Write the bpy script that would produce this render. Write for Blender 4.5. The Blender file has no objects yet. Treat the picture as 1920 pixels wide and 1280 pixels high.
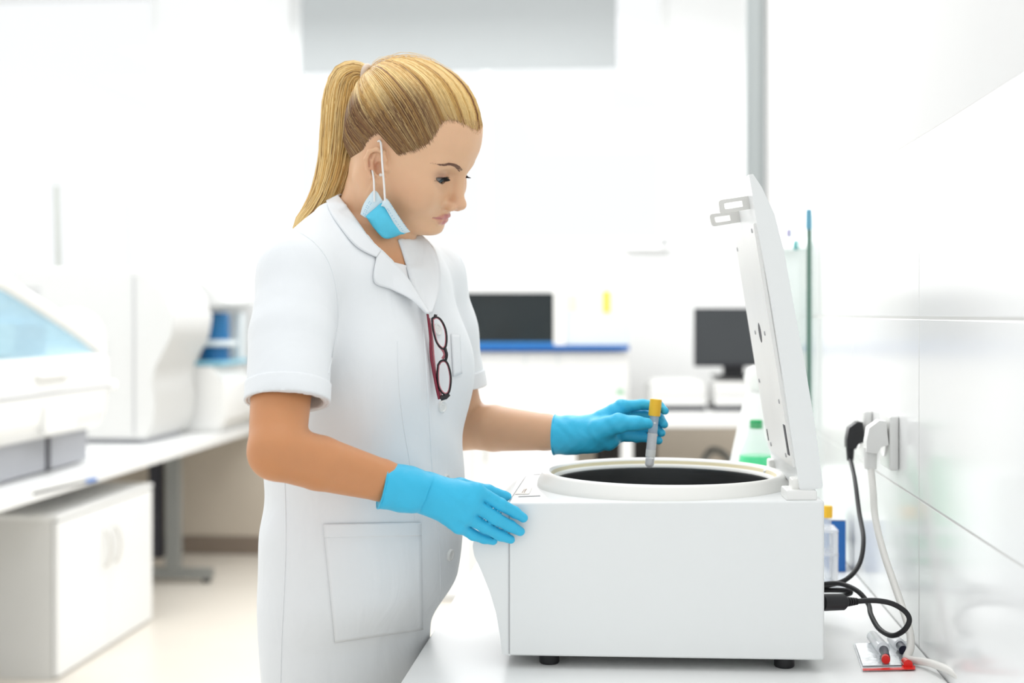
import bpy, bmesh, math, random
import numpy as np
from mathutils import Vector, Matrix, Euler
from mathutils.bvhtree import BVHTree

# ------------------------------------------------------------------ camera, world, lights, exposure
SC = bpy.context.scene
FPX, CX, HZ, CAMH = 2500.0, 960.0, 589.0, 1.35      # focal length in pixels, centre column, horizon row, eye height
TH = math.atan(231.0 / FPX)                          # the bench wall runs off a little to the right of the view axis
cam_d = bpy.data.cameras.new('camera')
cam = bpy.data.objects.new('camera', cam_d)
SC.collection.objects.link(cam)
cam.location = (0, 0, CAMH)
cam.rotation_euler = (math.pi / 2, 0, 0)
cam_d.sensor_width = 36.0
cam_d.lens = FPX / 1920.0 * 36.0
cam_d.shift_y = -(640.0 - HZ) / 1920.0
cam_d.clip_start = 0.05
cam_d.dof.use_dof = True
cam_d.dof.focus_distance = 1.76
cam_d.dof.aperture_fstop = 3.0
SC.camera = cam
SC.view_settings.view_transform = 'Standard'
SC.view_settings.look = 'None'
SC.view_settings.gamma = 1.0
SC.view_settings.use_curve_mapping = False
SC.view_settings.exposure = 0.0

cy = SC.cycles
cy.max_bounces = 7; cy.diffuse_bounces = 3; cy.glossy_bounces = 3; cy.transmission_bounces = 5; cy.transparent_max_bounces = 14
cy.caustics_reflective = False; cy.caustics_refractive = False

W = bpy.data.worlds.new('world'); SC.world = W; W.use_nodes = True
wn = W.node_tree.nodes['Background']
wn.inputs[0].default_value = (0.97, 0.99, 1.0, 1)
wn.inputs[1].default_value = 1.04

def area_light(name, loc, rot, sx, sy, power, col=(1, 1, 1)):
    l = bpy.data.lights.new(name, 'AREA'); l.shape = 'RECTANGLE'; l.size = sx; l.size_y = sy
    l.energy = power; l.color = col
    o = bpy.data.objects.new(name, l); SC.collection.objects.link(o)
    o.location = loc; o.rotation_euler = rot
    return o
# unseen fill lights, added overhead to lift the worktops and back walls
area_light('fill_light_bench', (0.1, 2.6, 3.0), (0, 0, -TH), 1.6, 2.6, 28)
area_light('fill_light_middle', (-1.2, 5.4, 3.0), (0, 0, -TH), 3.0, 3.0, 62)
area_light('fill_light_left', (-2.6, 4.3, 3.0), (0, 0, -TH), 1.5, 3.5, 28)
area_light('fill_light_right', (0.9, 5.2, 3.0), (0, math.radians(20), -TH), 1.6, 2.6, 20)  # extra fill, tilted and added to brighten the left cabinet doors and floor
# daylight through the windows of the back wall
area_light('window_daylight', (-0.2, 7.4, 2.1), (math.radians(-90), 0, -TH), 2.8, 1.6, 55, (1, 1, 1))

# ------------------------------------------------------------------ helpers
COL = SC.collection
def PX(px, py, D):
    return np.array([(px - CX) / FPX * D, D, CAMH + (HZ - py) / FPX * D])
def RM(x, y, z):                                     # room coordinates -> world
    c, s = math.cos(TH), math.sin(TH)
    return Vector((x * c + y * s, -x * s + y * c, z))
def ROOM_OF(p):
    c, s = math.cos(TH), math.sin(TH)
    return np.array([p[0] * c - p[1] * s, p[0] * s + p[1] * c, p[2]])

MATS = {}
def mat(name, col, rough=0.5, metal=0.0, spec=0.5, var=0.03, vscale=8.0, bump=0.0, bscale=200.0,
        sss=0.0, sssr=(1, .3, .15), trans=0.0, alpha=1.0, emit=None, estr=0.0, coat=0.0, attr=None, ior=1.45, stretch=None):
    if name in MATS: return MATS[name]
    m = bpy.data.materials.new(name); m.use_nodes = True
    nt = m.node_tree; N = nt.nodes; L = nt.links
    b = N['Principled BSDF']
    b.inputs['Roughness'].default_value = rough
    b.inputs['Metallic'].default_value = metal
    b.inputs['Specular IOR Level'].default_value = spec
    b.inputs['IOR'].default_value = ior
    tc = N.new('ShaderNodeTexCoord')
    src = tc.outputs['Object']
    if stretch:
        mp = N.new('ShaderNodeMapping'); mp.inputs['Scale'].default_value = stretch
        L.new(src, mp.inputs['Vector']); src = mp.outputs['Vector']
    nz = N.new('ShaderNodeTexNoise'); nz.inputs['Scale'].default_value = vscale; nz.inputs['Detail'].default_value = 3
    L.new(src, nz.inputs['Vector'])
    mr = N.new('ShaderNodeMapRange'); mr.inputs[3].default_value = 1 - var; mr.inputs[4].default_value = 1 + var
    L.new(nz.outputs['Fac'], mr.inputs[0])
    mx = N.new('ShaderNodeMix'); mx.data_type = 'RGBA'; mx.blend_type = 'MULTIPLY'; mx.inputs['Factor'].default_value = 1
    if attr:
        at = N.new('ShaderNodeAttribute'); at.attribute_name = attr
        L.new(at.outputs['Color'], mx.inputs['A'])
    else:
        mx.inputs['A'].default_value = (*col, 1)
    cb = N.new('ShaderNodeCombineColor')
    for i in range(3): L.new(mr.outputs[0], cb.inputs[i])
    L.new(cb.outputs[0], mx.inputs['B'])
    L.new(mx.outputs['Result'], b.inputs['Base Color'])
    if bump > 0:
        n2 = N.new('ShaderNodeTexNoise'); n2.inputs['Scale'].default_value = bscale; n2.inputs['Detail'].default_value = 4
        L.new(src, n2.inputs['Vector'])
        bp = N.new('ShaderNodeBump'); bp.inputs['Strength'].default_value = bump; bp.inputs['Distance'].default_value = 0.002
        L.new(n2.outputs['Fac'], bp.inputs['Height']); L.new(bp.outputs[0], b.inputs['Normal'])
    if sss > 0:
        b.inputs['Subsurface Weight'].default_value = sss
        b.inputs['Subsurface Radius'].default_value = sssr
        b.inputs['Subsurface Scale'].default_value = 0.006
    if trans > 0: b.inputs['Transmission Weight'].default_value = trans
    if alpha < 1: b.inputs['Alpha'].default_value = alpha
    if coat > 0: b.inputs['Coat Weight'].default_value = coat; b.inputs['Coat Roughness'].default_value = 0.08
    if emit:
        b.inputs['Emission Color'].default_value = (*emit, 1); b.inputs['Emission Strength'].default_value = estr
    MATS[name] = m
    return m

def link(o, parent=None):
    COL.objects.link(o)
    if parent is not None: o.parent = parent
    return o
def tag(o, label=None, cat=None, group=None, kind=None):
    if label: o['label'] = label
    if cat: o['category'] = cat
    if group: o['group'] = group
    if kind: o['kind'] = kind
    return o
def thing(name, label, cat, loc=(0, 0, 0), rotz=0.0, group=None):
    o = bpy.data.objects.new(name, None); o.empty_display_size = 0.05
    COL.objects.link(o); o.location = loc; o.rotation_euler = (0, 0, rotz)
    return tag(o, label, cat, group)
def obj(name, bm, material, parent=None, smooth=False, world=False):
    me = bpy.data.meshes.new(name)
    bmesh.ops.recalc_face_normals(bm, faces=bm.faces)
    bm.to_mesh(me); bm.free()
    if smooth is not False:
        for p in me.polygons: p.use_smooth = True
        if smooth is not True: me.set_sharp_from_angle(angle=math.radians(smooth))
    if isinstance(material, (list, tuple)):
        for mm in material: me.materials.append(mm)
    else: me.materials.append(material)
    o = bpy.data.objects.new(name, me)
    if smooth is not False and smooth is not True:
        wm = o.modifiers.new('weighted_normal', 'WEIGHTED_NORMAL'); wm.weight = 100; wm.keep_sharp = True
    return link(o, parent)
def from_arrays(name, V, F, material, parent=None, smooth=True, cols=None):
    me = bpy.data.meshes.new(name)
    V = np.asarray(V, np.float32); F = np.asarray(F, np.int32)
    k = F.shape[1]
    me.vertices.add(len(V)); me.vertices.foreach_set('co', V.ravel())
    me.loops.add(F.size); me.loops.foreach_set('vertex_index', F.ravel())
    me.polygons.add(len(F))
    me.polygons.foreach_set('loop_start', np.arange(0, F.size, k, dtype=np.int32))
    me.polygons.foreach_set('loop_total', np.full(len(F), k, np.int32))
    me.polygons.foreach_set('use_smooth', np.full(len(F), bool(smooth)))
    me.update(); me.validate()
    if cols is not None:
        a = me.color_attributes.new('tint', 'FLOAT_COLOR', 'POINT')
        c4 = np.ones((len(V), 4), np.float32); c4[:, :3] = cols
        a.data.foreach_set('color', c4.ravel())
    me.materials.append(material)
    o = bpy.data.objects.new(name, me)
    return link(o, parent)

def bm_box(bm, c, s, bevel=0.0, seg=2, rot=None):
    g = bmesh.ops.create_cube(bm, size=1.0)
    vs = g['verts']
    bmesh.ops.scale(bm, vec=s, verts=vs)
    if bevel > 0:
        es = list({e for v in vs for e in v.link_edges})
        r = bmesh.ops.bevel(bm, geom=es, offset=min(bevel, min(s) * .49), segments=seg, affect='EDGES', profile=.5)
        vs = list({v for f in r['faces'] for v in f.verts} | {v for v in vs if v.is_valid})
    if rot is not None: bmesh.ops.rotate(bm, cent=(0, 0, 0), matrix=rot.to_3x3() if hasattr(rot, 'to_3x3') else rot, verts=vs)
    bmesh.ops.translate(bm, vec=c, verts=vs)
    return vs
def box(name, c, s, m, parent=None, bevel=0.003, seg=2, rot=None):
    bm = bmesh.new(); bm_box(bm, c, s, bevel, seg, rot)
    return obj(name, bm, m, parent, smooth=40 if bevel > 0 else False)
def bm_lathe(bm, prof, n=48, c=(0, 0, 0), close=False):
    rings = []
    for (r, z) in prof:
        if r < 1e-6: rings.append([bm.verts.new((c[0], c[1], c[2] + z))])
        else: rings.append([bm.verts.new((c[0] + r * math.cos(2 * math.pi * i / n), c[1] + r * math.sin(2 * math.pi * i / n), c[2] + z)) for i in range(n)])
    for a, b in zip(rings[:-1], rings[1:]):
        for i in range(n):
            j = (i + 1) % n
            if len(a) == 1 and len(b) == 1: continue
            if len(a) == 1: bm.faces.new((a[0], b[i], b[j]))
            elif len(b) == 1: bm.faces.new((a[i], a[j], b[0]))
            else: bm.faces.new((a[i], a[j], b[j], b[i]))
    return rings
def lathe(name, prof, m, parent=None, n=48, c=(0, 0, 0), smooth=35):
    bm = bmesh.new(); bm_lathe(bm, prof, n, c); return obj(name, bm, m, parent, smooth=smooth)
def spline(pts, n=8):
    P = [Vector(p) for p in pts]; out = []
    for i in range(len(P) - 1):
        p0 = P[max(i - 1, 0)]; p1 = P[i]; p2 = P[i + 1]; p3 = P[min(i + 2, len(P) - 1)]
        for k in range(n):
            t = k / n
            out.append(.5 * ((2 * p1) + (-p0 + p2) * t + (2 * p0 - 5 * p1 + 4 * p2 - p3) * t * t + (-p0 + 3 * p1 - 3 * p2 + p3) * t ** 3))
    out.append(P[-1]); return out
def bm_tube(bm, path, r, n=10, cap=True, closed=False, flat=1.0, up=None):
    P = [Vector(p) for p in path]; N = len(P)
    R = r if hasattr(r, '__len__') else [r] * N
    rings = []; prev = None
    for i in range(N):
        if closed: t = (P[(i + 1) % N] - P[i - 1])
        else: t = P[min(i + 1, N - 1)] - P[max(i - 1, 0)]
        t.normalize()
        if prev is None:
            a = Vector(up) if up is not None else (Vector((0, 0, 1)) if abs(t.z) < .9 else Vector((1, 0, 0)))
            u = (a - t * a.dot(t)).normalized()
        else:
            a = Vector(up) if up is not None else prev
            u = (a - t * a.dot(t)).normalized()
        prev = u; v = t.cross(u)
        rings.append([bm.verts.new(P[i] + (u * math.cos(2 * math.pi * k / n) * flat + v * math.sin(2 * math.pi * k / n)) * R[i]) for k in range(n)])
    pairs = list(zip(rings[:-1], rings[1:])) + ([(rings[-1], rings[0])] if closed else [])
    for a, b in pairs:
        for k in range(n):
            j = (k + 1) % n
            bm.faces.new((a[k], a[j], b[j], b[k]))
    if cap and not closed:
        bm.faces.new(rings[0]); bm.faces.new(rings[-1])
def tube(name, path, r, m, parent=None, n=10, closed=False, flat=1.0, up=None):
    bm = bmesh.new(); bm_tube(bm, path, r, n, True, closed, flat, up); return obj(name, bm, m, parent, smooth=50)
def bm_prism(bm, poly, axis_from, to_world, depth0, depth1):
    """poly: 2-D points; to_world(u, v, d) -> xyz"""
    a = [bm.verts.new(to_world(u, v, depth0)) for u, v in poly]
    b = [bm.verts.new(to_world(u, v, depth1)) for u, v in poly]
    n = len(poly)
    bm.faces.new(a); bm.faces.new(b)
    for i in range(n): bm.faces.new((a[i], a[(i + 1) % n], b[(i + 1) % n], b[i]))
def prism(name, poly, to_world, d0, d1, m, parent=None, bevel=0.0, smooth=40):
    bm = bmesh.new(); bm_prism(bm, poly, None, to_world, d0, d1)
    if bevel > 0:
        es = [e for e in bm.edges if len(e.link_faces) == 2 and e.calc_face_angle(0) > .5]
        bmesh.ops.bevel(bm, geom=es, offset=bevel, segments=2, affect='EDGES', profile=.5)
    return obj(name, bm, m, parent, smooth=smooth)
def copy_tree(o, parent=None):
    c = o.copy(); COL.objects.link(c); c.parent = parent
    for ch in list(o.children): copy_tree(ch, c)
    return c

# ------------------------------------------------------------------ signed distance modelling
f32 = np.float32
def smin(a, b, k):
    h = np.clip(.5 + .5 * (b - a) / k, 0, 1)
    return b * (1 - h) + a * h - k * h * (1 - h)
def smax(a, b, k): return -smin(-a, -b, k)
def rcone(P, a, b, r1, r2):
    a = np.asarray(a, f32); ab = np.asarray(b, f32) - a
    q = P - a
    t = np.clip(q @ ab / float(ab @ ab + 1e-12), 0, 1)
    d = q - t[:, None] * ab
    return np.sqrt(np.einsum('ij,ij->i', d, d)) - (r1 + t * (r2 - r1))
def sph(P, c, r):
    d = P - np.asarray(c, f32); return np.sqrt(np.einsum('ij,ij->i', d, d)) - r
def ellip(P, c, r, R=None):
    q = P - np.asarray(c, f32)
    if R is not None: q = q @ np.asarray(R, f32)
    r = np.asarray(r, f32)
    k0 = np.linalg.norm(q / r, axis=1); k1 = np.linalg.norm(q / (r * r), axis=1)
    return k0 * (k0 - 1) / np.maximum(k1, 1e-6)
def chain(P, pts, rad, k=0.004):
    d = None
    for i in range(len(pts) - 1):
        e = rcone(P, pts[i], pts[i + 1], rad[i], rad[i + 1])
        d = e if d is None else np.minimum(d, e) if k <= 0 else smin(d, e, k)
    return d

def snets(f, xs, ys, zs, lip=1.5, project=True):
    B = 8
    def pad(a):
        n = (-len(a)) % B
        if n: a = np.concatenate([a, a[-1] + (a[-1] - a[-2]) * np.arange(1, n + 1)])
        return a.astype(f32)
    xs, ys, zs = pad(np.asarray(xs)), pad(np.asarray(ys)), pad(np.asarray(zs))
    bx, by, bz = len(xs) // B, len(ys) // B, len(zs) // B
    def cen(a):
        A = a.reshape(-1, B); return (A[:, 0] + A[:, -1]) / 2, (A[:, -1] - A[:, 0]) / 2
    (cx, hx), (cy, hy), (cz, hz) = cen(xs), cen(ys), cen(zs)
    G = np.stack(np.meshgrid(cx, cy, cz, indexing='ij'), -1).reshape(-1, 3)
    H = np.sqrt((hx[:, None, None] ** 2 + hy[None, :, None] ** 2 + hz[None, None, :] ** 2)).reshape(-1)
    d = f(G)
    keep = np.flatnonzero(np.abs(d) < lip * H * 1.15 + .004)
    Vb = np.where(d < 0, f32(-1), f32(1))[:, None] * np.ones((1, B ** 3), f32)
    ii, jj, kk = np.unravel_index(keep, (bx, by, bz))
    X, Y, Z = xs.reshape(-1, B), ys.reshape(-1, B), zs.reshape(-1, B)
    CH = 900
    for s in range(0, len(keep), CH):
        a = slice(s, s + CH)
        n = len(keep[a])
        P = np.empty((n, B, B, B, 3), f32)
        P[..., 0] = X[ii[a]][:, :, None, None]; P[..., 1] = Y[jj[a]][:, None, :, None]; P[..., 2] = Z[kk[a]][:, None, None, :]
        Vb[keep[a]] = f(P.reshape(-1, 3)).reshape(n, -1)
    V = Vb.reshape(bx, by, bz, B, B, B).transpose(0, 3, 1, 4, 2, 5).reshape(len(xs), len(ys), len(zs))
    S = (V < 0)
    c = np.zeros((S.shape[0] - 1, S.shape[1] - 1, S.shape[2] - 1), np.uint8)
    for i in (0, 1):
        for j in (0, 1):
            for k in (0, 1):
                c += S[i:S.shape[0] - 1 + i, j:S.shape[1] - 1 + j, k:S.shape[2] - 1 + k]
    I, J, K = np.nonzero((c > 0) & (c < 8))
    M = len(I)
    corners = [(i, j, k) for i in (0, 1) for j in (0, 1) for k in (0, 1)]
    vals = np.stack([V[I + i, J + j, K + k] for i, j, k in corners], 1)
    pos = np.stack([np.stack([xs[I + i], ys[J + j], zs[K + k]], 1) for i, j, k in corners], 1)
    acc = np.zeros((M, 3)); cnt = np.zeros(M)
    for a in range(8):
        for b in range(a + 1, 8):
            if sum(abs(u - v) for u, v in zip(corners[a], corners[b])) != 1: continue
            va, vb = vals[:, a], vals[:, b]
            m = (va < 0) != (vb < 0)
            t = np.where(m, va / np.where(m, va - vb, 1), 0)
            acc += np.where(m[:, None], pos[:, a] + t[:, None] * (pos[:, b] - pos[:, a]), 0); cnt += m
    VV = acc / cnt[:, None]
    idx = np.full(c.shape, -1, np.int32); idx[I, J, K] = np.arange(M)
    F = []
    for ax in range(3):
        sl0 = [slice(1, -1)] * 3; sl1 = [slice(1, -1)] * 3
        sl0[ax] = slice(0, -1); sl1[ax] = slice(1, None)
        A, Bq = S[tuple(sl0)], S[tuple(sl1)]
        e = np.stack(np.nonzero(A != Bq), 1)
        sg = A[tuple(e.T)]
        off = [1, 1, 1]; off[ax] = 0
        e = e + np.array(off)
        u, v = [(1, 2), (2, 0), (0, 1)][ax]
        def at(du, dv):
            q = e.copy(); q[:, u] += du; q[:, v] += dv
            return idx[q[:, 0], q[:, 1], q[:, 2]]
        q = np.stack([at(-1, -1), at(0, -1), at(0, 0), at(-1, 0)], 1)
        q[~sg] = q[~sg][:, ::-1]
        F.append(q)
    F = np.concatenate(F); F = F[(F >= 0).all(1)]
    if project:
        for it in range(1):
            # light smoothing, then back onto the surface
            s = np.zeros((M, 3)); n = np.zeros(M)
            for k in range(4):
                np.add.at(s, F[:, k], VV[F[:, (k + 1) % 4]] + VV[F[:, k - 1]]); np.add.at(n, F[:, k], 2)
            VV = .5 * VV + .5 * s / np.maximum(n, 1)[:, None]
            P = VV.astype(f32); h = 6e-4
            d0 = f(P)
            g = np.stack([(f(P + np.array(o, f32) * h) - d0) / h for o in ((1, 0, 0), (0, 1, 0), (0, 0, 1))], 1)
            gn = np.maximum((g * g).sum(1), .25)
            st = np.clip(-d0 / gn, -.0025, .0025)
            VV = VV + (st[:, None] * g)
    return VV, F
def axis_arr(segs):
    """segs: list of (start, end, step)"""
    out = []
    for a, b, s in segs:
        n = max(1, int(round((b - a) / s)))
        out.append(np.linspace(a, b, n, endpoint=False))
    out.append([segs[-1][1]])
    return np.concatenate(out)
def interp(z, zs, vs):
    return np.interp(z, zs, vs).astype(f32)
def pchip(z, zs, vs):
    """smooth monotone-ish interpolation through a table (zs ascending)"""
    zs = np.asarray(zs, float); vs = np.asarray(vs, float)
    h = np.diff(zs); dl = np.diff(vs) / h
    m = np.zeros(len(zs)); m[0] = dl[0]; m[-1] = dl[-1]
    for i in range(1, len(zs) - 1):
        if dl[i - 1] * dl[i] > 0:
            w1 = 2 * h[i] + h[i - 1]; w2 = h[i] + 2 * h[i - 1]
            m[i] = (w1 + w2) / (w1 / dl[i - 1] + w2 / dl[i])
    z = np.clip(z, zs[0], zs[-1])
    i = np.clip(np.searchsorted(zs, z) - 1, 0, len(zs) - 2)
    t = (z - zs[i]) / h[i]
    t2, t3 = t * t, t * t * t
    return ((2 * t3 - 3 * t2 + 1) * vs[i] + (t3 - 2 * t2 + t) * h[i] * m[i] + (-2 * t3 + 3 * t2) * vs[i + 1] + (t3 - t2) * h[i] * m[i + 1]).astype(f32)

# ------------------------------------------------------------------ materials
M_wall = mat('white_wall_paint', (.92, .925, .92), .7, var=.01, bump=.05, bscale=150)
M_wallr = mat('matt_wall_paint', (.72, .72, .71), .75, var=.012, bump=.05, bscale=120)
M_tile = mat('glazed_white_tile', (.88, .885, .88), .16, spec=.45, var=.01)
M_grout = mat('grey_grout', (.62, .62, .60), .8)
M_floor = mat('pale_linoleum', (.74, .69, .61), .35, var=.05, vscale=3, bump=.03)
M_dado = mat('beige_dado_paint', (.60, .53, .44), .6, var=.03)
M_skirt = mat('brown_skirting', (.24, .19, .15), .5, var=.05)
M_white = mat('white_laminate', (.89, .895, .885), .35, var=.008)
M_cf = mat('white_powder_coat', (.80, .818, .815), .32, var=.008, bump=.03, bscale=900)
M_cfpl = mat('cream_plastic', (.86, .855, .82), .3, var=.01)
M_cream = mat('cream_gasket', (.80, .71, .46), .45, var=.03)
M_bowl = mat('dark_bowl_steel', (.075, .078, .08), .36, metal=.6, var=.15, vscale=30, stretch=(1, 1, 12))
M_black = mat('black_rubber', (.012, .012, .014), .45, var=.1)
M_plateal = mat('satin_aluminium', (.85, .85, .83), .34, metal=.12, var=.03, vscale=20)
M_latch = mat('cast_zinc', (.70, .69, .66), .35, metal=.3, var=.05)
M_dark = mat('dark_slot', (.03, .03, .04), .5)
M_greyln = mat('grey_print', (.42, .42, .43), .6)
M_label = mat('label_foil', (.72, .68, .62), .4, var=.05)
M_brownp = mat('brown_print', (.30, .22, .17), .6)
M_socket = mat('socket_plastic', (.84, .84, .82), .3, var=.01)
M_cordw = mat('white_cable', (.80, .79, .75), .4, var=.02)
M_grey = mat('grey_metal', (.30, .31, .30), .4, metal=.4, var=.05)
M_post = mat('grey_duct', (.40, .43, .43), .5, var=.02)
M_blind = mat('grey_roller_fabric', (.49, .515, .52), .8, var=.01, bump=.05, bscale=400)
M_scr = mat('black_screen', (.012, .018, .020), .12, spec=.5, var=.2, vscale=4)
M_mon = mat('monitor_panel', (.045, .05, .055), .35, var=.08, vscale=5)
M_blue = mat('blue_plastic', (.012, .125, .42), .35, var=.05)
M_bluedk = mat('deep_blue_plastic', (.01, .14, .34), .25, var=.1)
M_palebl = mat('pale_blue_panel', (.70, .76, .78), .4, var=.02)
M_yel = mat('yellow_plastic', (.90, .52, .03), .35, var=.03, bump=.1, bscale=800)
M_yelst = mat('yellow_sticker', (.85, .66, .08), .5)
M_greenlq = mat('green_liquid', (.02, .72, .28), .1, var=.02, emit=None)
M_greencap = mat('green_cap', (.0, .36, .10), .4, var=.03)
M_offw = mat('machine_offwhite', (.86, .86, .84), .35, var=.01)
M_mgrey = mat('machine_grey', (.36, .37, .40), .4, var=.04)
M_red = mat('red_plastic', (.75, .02, .015), .3, var=.05)

def glass_mat(name, tint, fac=.08, rough=.02, body=0.0, bodycol=(1, 1, 1)):
    m = bpy.data.materials.new(name); m.use_nodes = True
    nt = m.node_tree; N = nt.nodes; L = nt.links
    N.remove(N['Principled BSDF']); out = N['Material Output']
    t = N.new('ShaderNodeBsdfTransparent'); t.inputs[0].default_value = (*tint, 1)
    g = N.new('ShaderNodeBsdfGlossy'); g.inputs['Roughness'].default_value = rough
    lw = N.new('ShaderNodeLayerWeight'); lw.inputs[0].default_value = .5
    pw = N.new('ShaderNodeMath'); pw.operation = 'POWER'; pw.inputs[1].default_value = 4.0; L.new(lw.outputs['Facing'], pw.inputs[0])
    fr = N.new('ShaderNodeMath'); fr.operation = 'MULTIPLY_ADD'; fr.inputs[1].default_value = .5; fr.inputs[2].default_value = .04; L.new(pw.outputs[0], fr.inputs[0])
    mx = N.new('ShaderNodeMixShader'); L.new(fr.outputs[0], mx.inputs[0]); L.new(t.outputs[0], mx.inputs[1]); L.new(g.outputs[0], mx.inputs[2])
    last = mx
    if body > 0:
        d = N.new('ShaderNodeBsdfDiffuse')
        nz = N.new('ShaderNodeTexNoise'); nz.inputs['Scale'].default_value = 12
        rm = N.new('ShaderNodeMapRange'); rm.inputs[3].default_value = body * .9; rm.inputs[4].default_value = min(1, body * 1.1)
        L.new(nz.outputs[0], rm.inputs[0]); d.inputs[0].default_value = (*bodycol, 1)
        m2 = N.new('ShaderNodeMixShader'); L.new(rm.outputs[0], m2.inputs[0]); L.new(mx.outputs[0], m2.inputs[1]); L.new(d.outputs[0], m2.inputs[2]); last = m2
    L.new(last.outputs[0], out.inputs[0])
    return m
M_pane = glass_mat('window_glass', (1, 1, 1))
M_glass = glass_mat('clear_glass', (.93, .97, .96), body=.05)
M_glassb = glass_mat('blue_tinted_glass', (.55, .78, .88), body=.42, bodycol=(.62, .78, .85))
M_plastic = glass_mat('clear_plastic', (.97, .98, .99), body=.34, bodycol=(.93, .94, .97))
M_frost = glass_mat('frosted_plastic', (.9, .92, .93), body=.70, bodycol=(.92, .93, .95))

# ------------------------------------------------------------------ the setting
CZ, XW, XL = 0.89, 0.391, -0.2935
WALLH = 3.35
def rbox(name, x0, x1, y0, y1, z0, z1, m, bevel=0.0, parent=None, kind='structure'):
    """a box given in room coordinates, its origin at the base centre"""
    bm = bmesh.new(); bm_box(bm, (0, 0, (z1 - z0) / 2), (x1 - x0, y1 - y0, z1 - z0), bevel)
    o = obj(name, bm, m, None, smooth=40 if bevel else False)
    o.location = RM((x0 + x1) / 2, (y0 + y1) / 2, z0); o.rotation_euler.z = -TH
    if kind: o['kind'] = kind
    return o
YB = 7.35
fl = rbox('floor', -3.9, 2.2, -0.6, YB, -.06, 0, M_floor)
# back wall with two window openings
def back_wall():
    wins = [(-3.75, -2.70, 1.0, 3.2), (-1.93, 0.18, 1.72, 3.2)]
    bm = bmesh.new()
    def seg(x0, x1, z0, z1): bm_box(bm, ((x0 + x1) / 2, 0, (z0 + z1) / 2), (x1 - x0, .2, z1 - z0))
    xs = [-3.9] + [v for w in wins for v in (w[0], w[1])] + [2.2]
    for i in range(0, len(xs), 2): seg(xs[i], xs[i + 1], 0, WALLH)
    for (a, b, c, d) in wins: seg(a, b, 0, c); seg(a, b, d, WALLH)
    bmesh.ops.remove_doubles(bm, verts=bm.verts, dist=1e-5)
    o = obj('wall_back', bm, M_wall); o['kind'] = 'structure'
    o.location = RM(0, YB + .1, 0); o.rotation_euler.z = -TH
    for n, (a, b, c, d) in enumerate(wins):
        bm = bmesh.new(); t = .05
        bm_box(bm, (0, 0, t / 2), (b - a, .07, t), .004); bm_box(bm, (0, 0, d - c - t / 2), (b - a, .07, t), .004)
        for sx in (-1, 1): bm_box(bm, (sx * ((b - a) / 2 - t / 2), 0, (d - c) / 2), (t, .07, d - c), .004)
        if n == 1: bm_box(bm, (.05, 0, (d - c) / 2), (.05, .06, d - c), .004)
        w = obj('window_%d' % (n + 1), bm, M_white); w['kind'] = 'structure'
        w.location = RM((a + b) / 2, YB + .05, c); w.rotation_euler.z = -TH
        box('pane', (0, 0, (d - c) / 2), (b - a - .08, .006, d - c - .08), M_pane, w, bevel=0)
        box('window_sill', (0, -.055, -.012), (b - a + .02, .10, .012), M_white, w, bevel=.004)
back_wall()
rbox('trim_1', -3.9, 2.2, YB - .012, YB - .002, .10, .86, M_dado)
rbox('baseboard_back', -3.9, 2.2, YB - .026, YB - .002, 0, .10, M_skirt, .003)
rbox('wall_left', -4.0, -3.9, 3.2, YB, 0, WALLH, M_wall)
rbox('wall_far_right', 2.2, 2.3, 4.3, YB, 0, WALLH, M_wall)
# bench wall with its tiles
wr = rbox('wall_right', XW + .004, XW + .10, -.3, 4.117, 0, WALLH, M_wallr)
tw, th_, y_first = .557, .2505, -.339 + .557
rows = [1.597 - .2515, 1.344 - .2500, 1.0945 - .2505]
tb = {}
for r, z0 in enumerate(rows):
    for c in range(7):
        y0 = y_first + c * tw
        key = (round(tw, 3),)
        if key not in tb:
            bm = bmesh.new(); bm_box(bm, (0, 0, 0), (.008, tw - .0025, th_ - .0028), .0012, 2)
            t = obj('tile', bm, M_tile, None, smooth=40); tb[key] = t
        else:
            t = tb[key].copy(); COL.objects.link(t)
        t.parent = wr
        base = wr.location
        lx = XW + .004 - (XW + .052); ly = (y0 + tw / 2) - (-.3 + 4.117) / 2
        t.location = (lx, ly, z0 + th_ / 2)
g = box('grout', (XW + .0025 - (XW + .052), (y_first + y_first + 7 * tw) / 2 - (-.3 + 4.117) / 2, (rows[2] + 1.596) / 2), (.004, 7 * tw - .002, 1.596 - rows[2] - .001), M_grout, wr, bevel=0)

# grey cable duct at the end of the bench wall
p = thing('cable_duct', 'grey vertical cable duct hanging down at the end of the tiled wall', 'duct', RM(XW - .030, 4.09, 1.42), -TH)
box('channel', (0, 0, .95), (.054, .05, 1.9), M_post, p, .004)
box('cover_strip', (0, -.027, .95), (.030, .006, 1.9), M_post, p, .002)
box('end_cap', (0, 0, -.004), (.058, .054, .012), M_post, p, .003)

# roller blind
bl = thing('roller_blind', 'grey roller blind half lowered over the bright window', 'blind', RM(-.75, YB - .06, 2.69), -TH)
box('blind_fabric', (-.225, 0, .32), (1.745, .004, .64), M_blind, bl, 0)
box('bottom_bar', (-.225, 0, .006), (1.75, .012, .014), M_blind, bl, .003)
bm = bmesh.new(); bm_tube(bm, [(-1.12, 0, .655), (.68, 0, .655)], .025, 16); obj('roller', bm, M_blind, bl, smooth=40)

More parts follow.
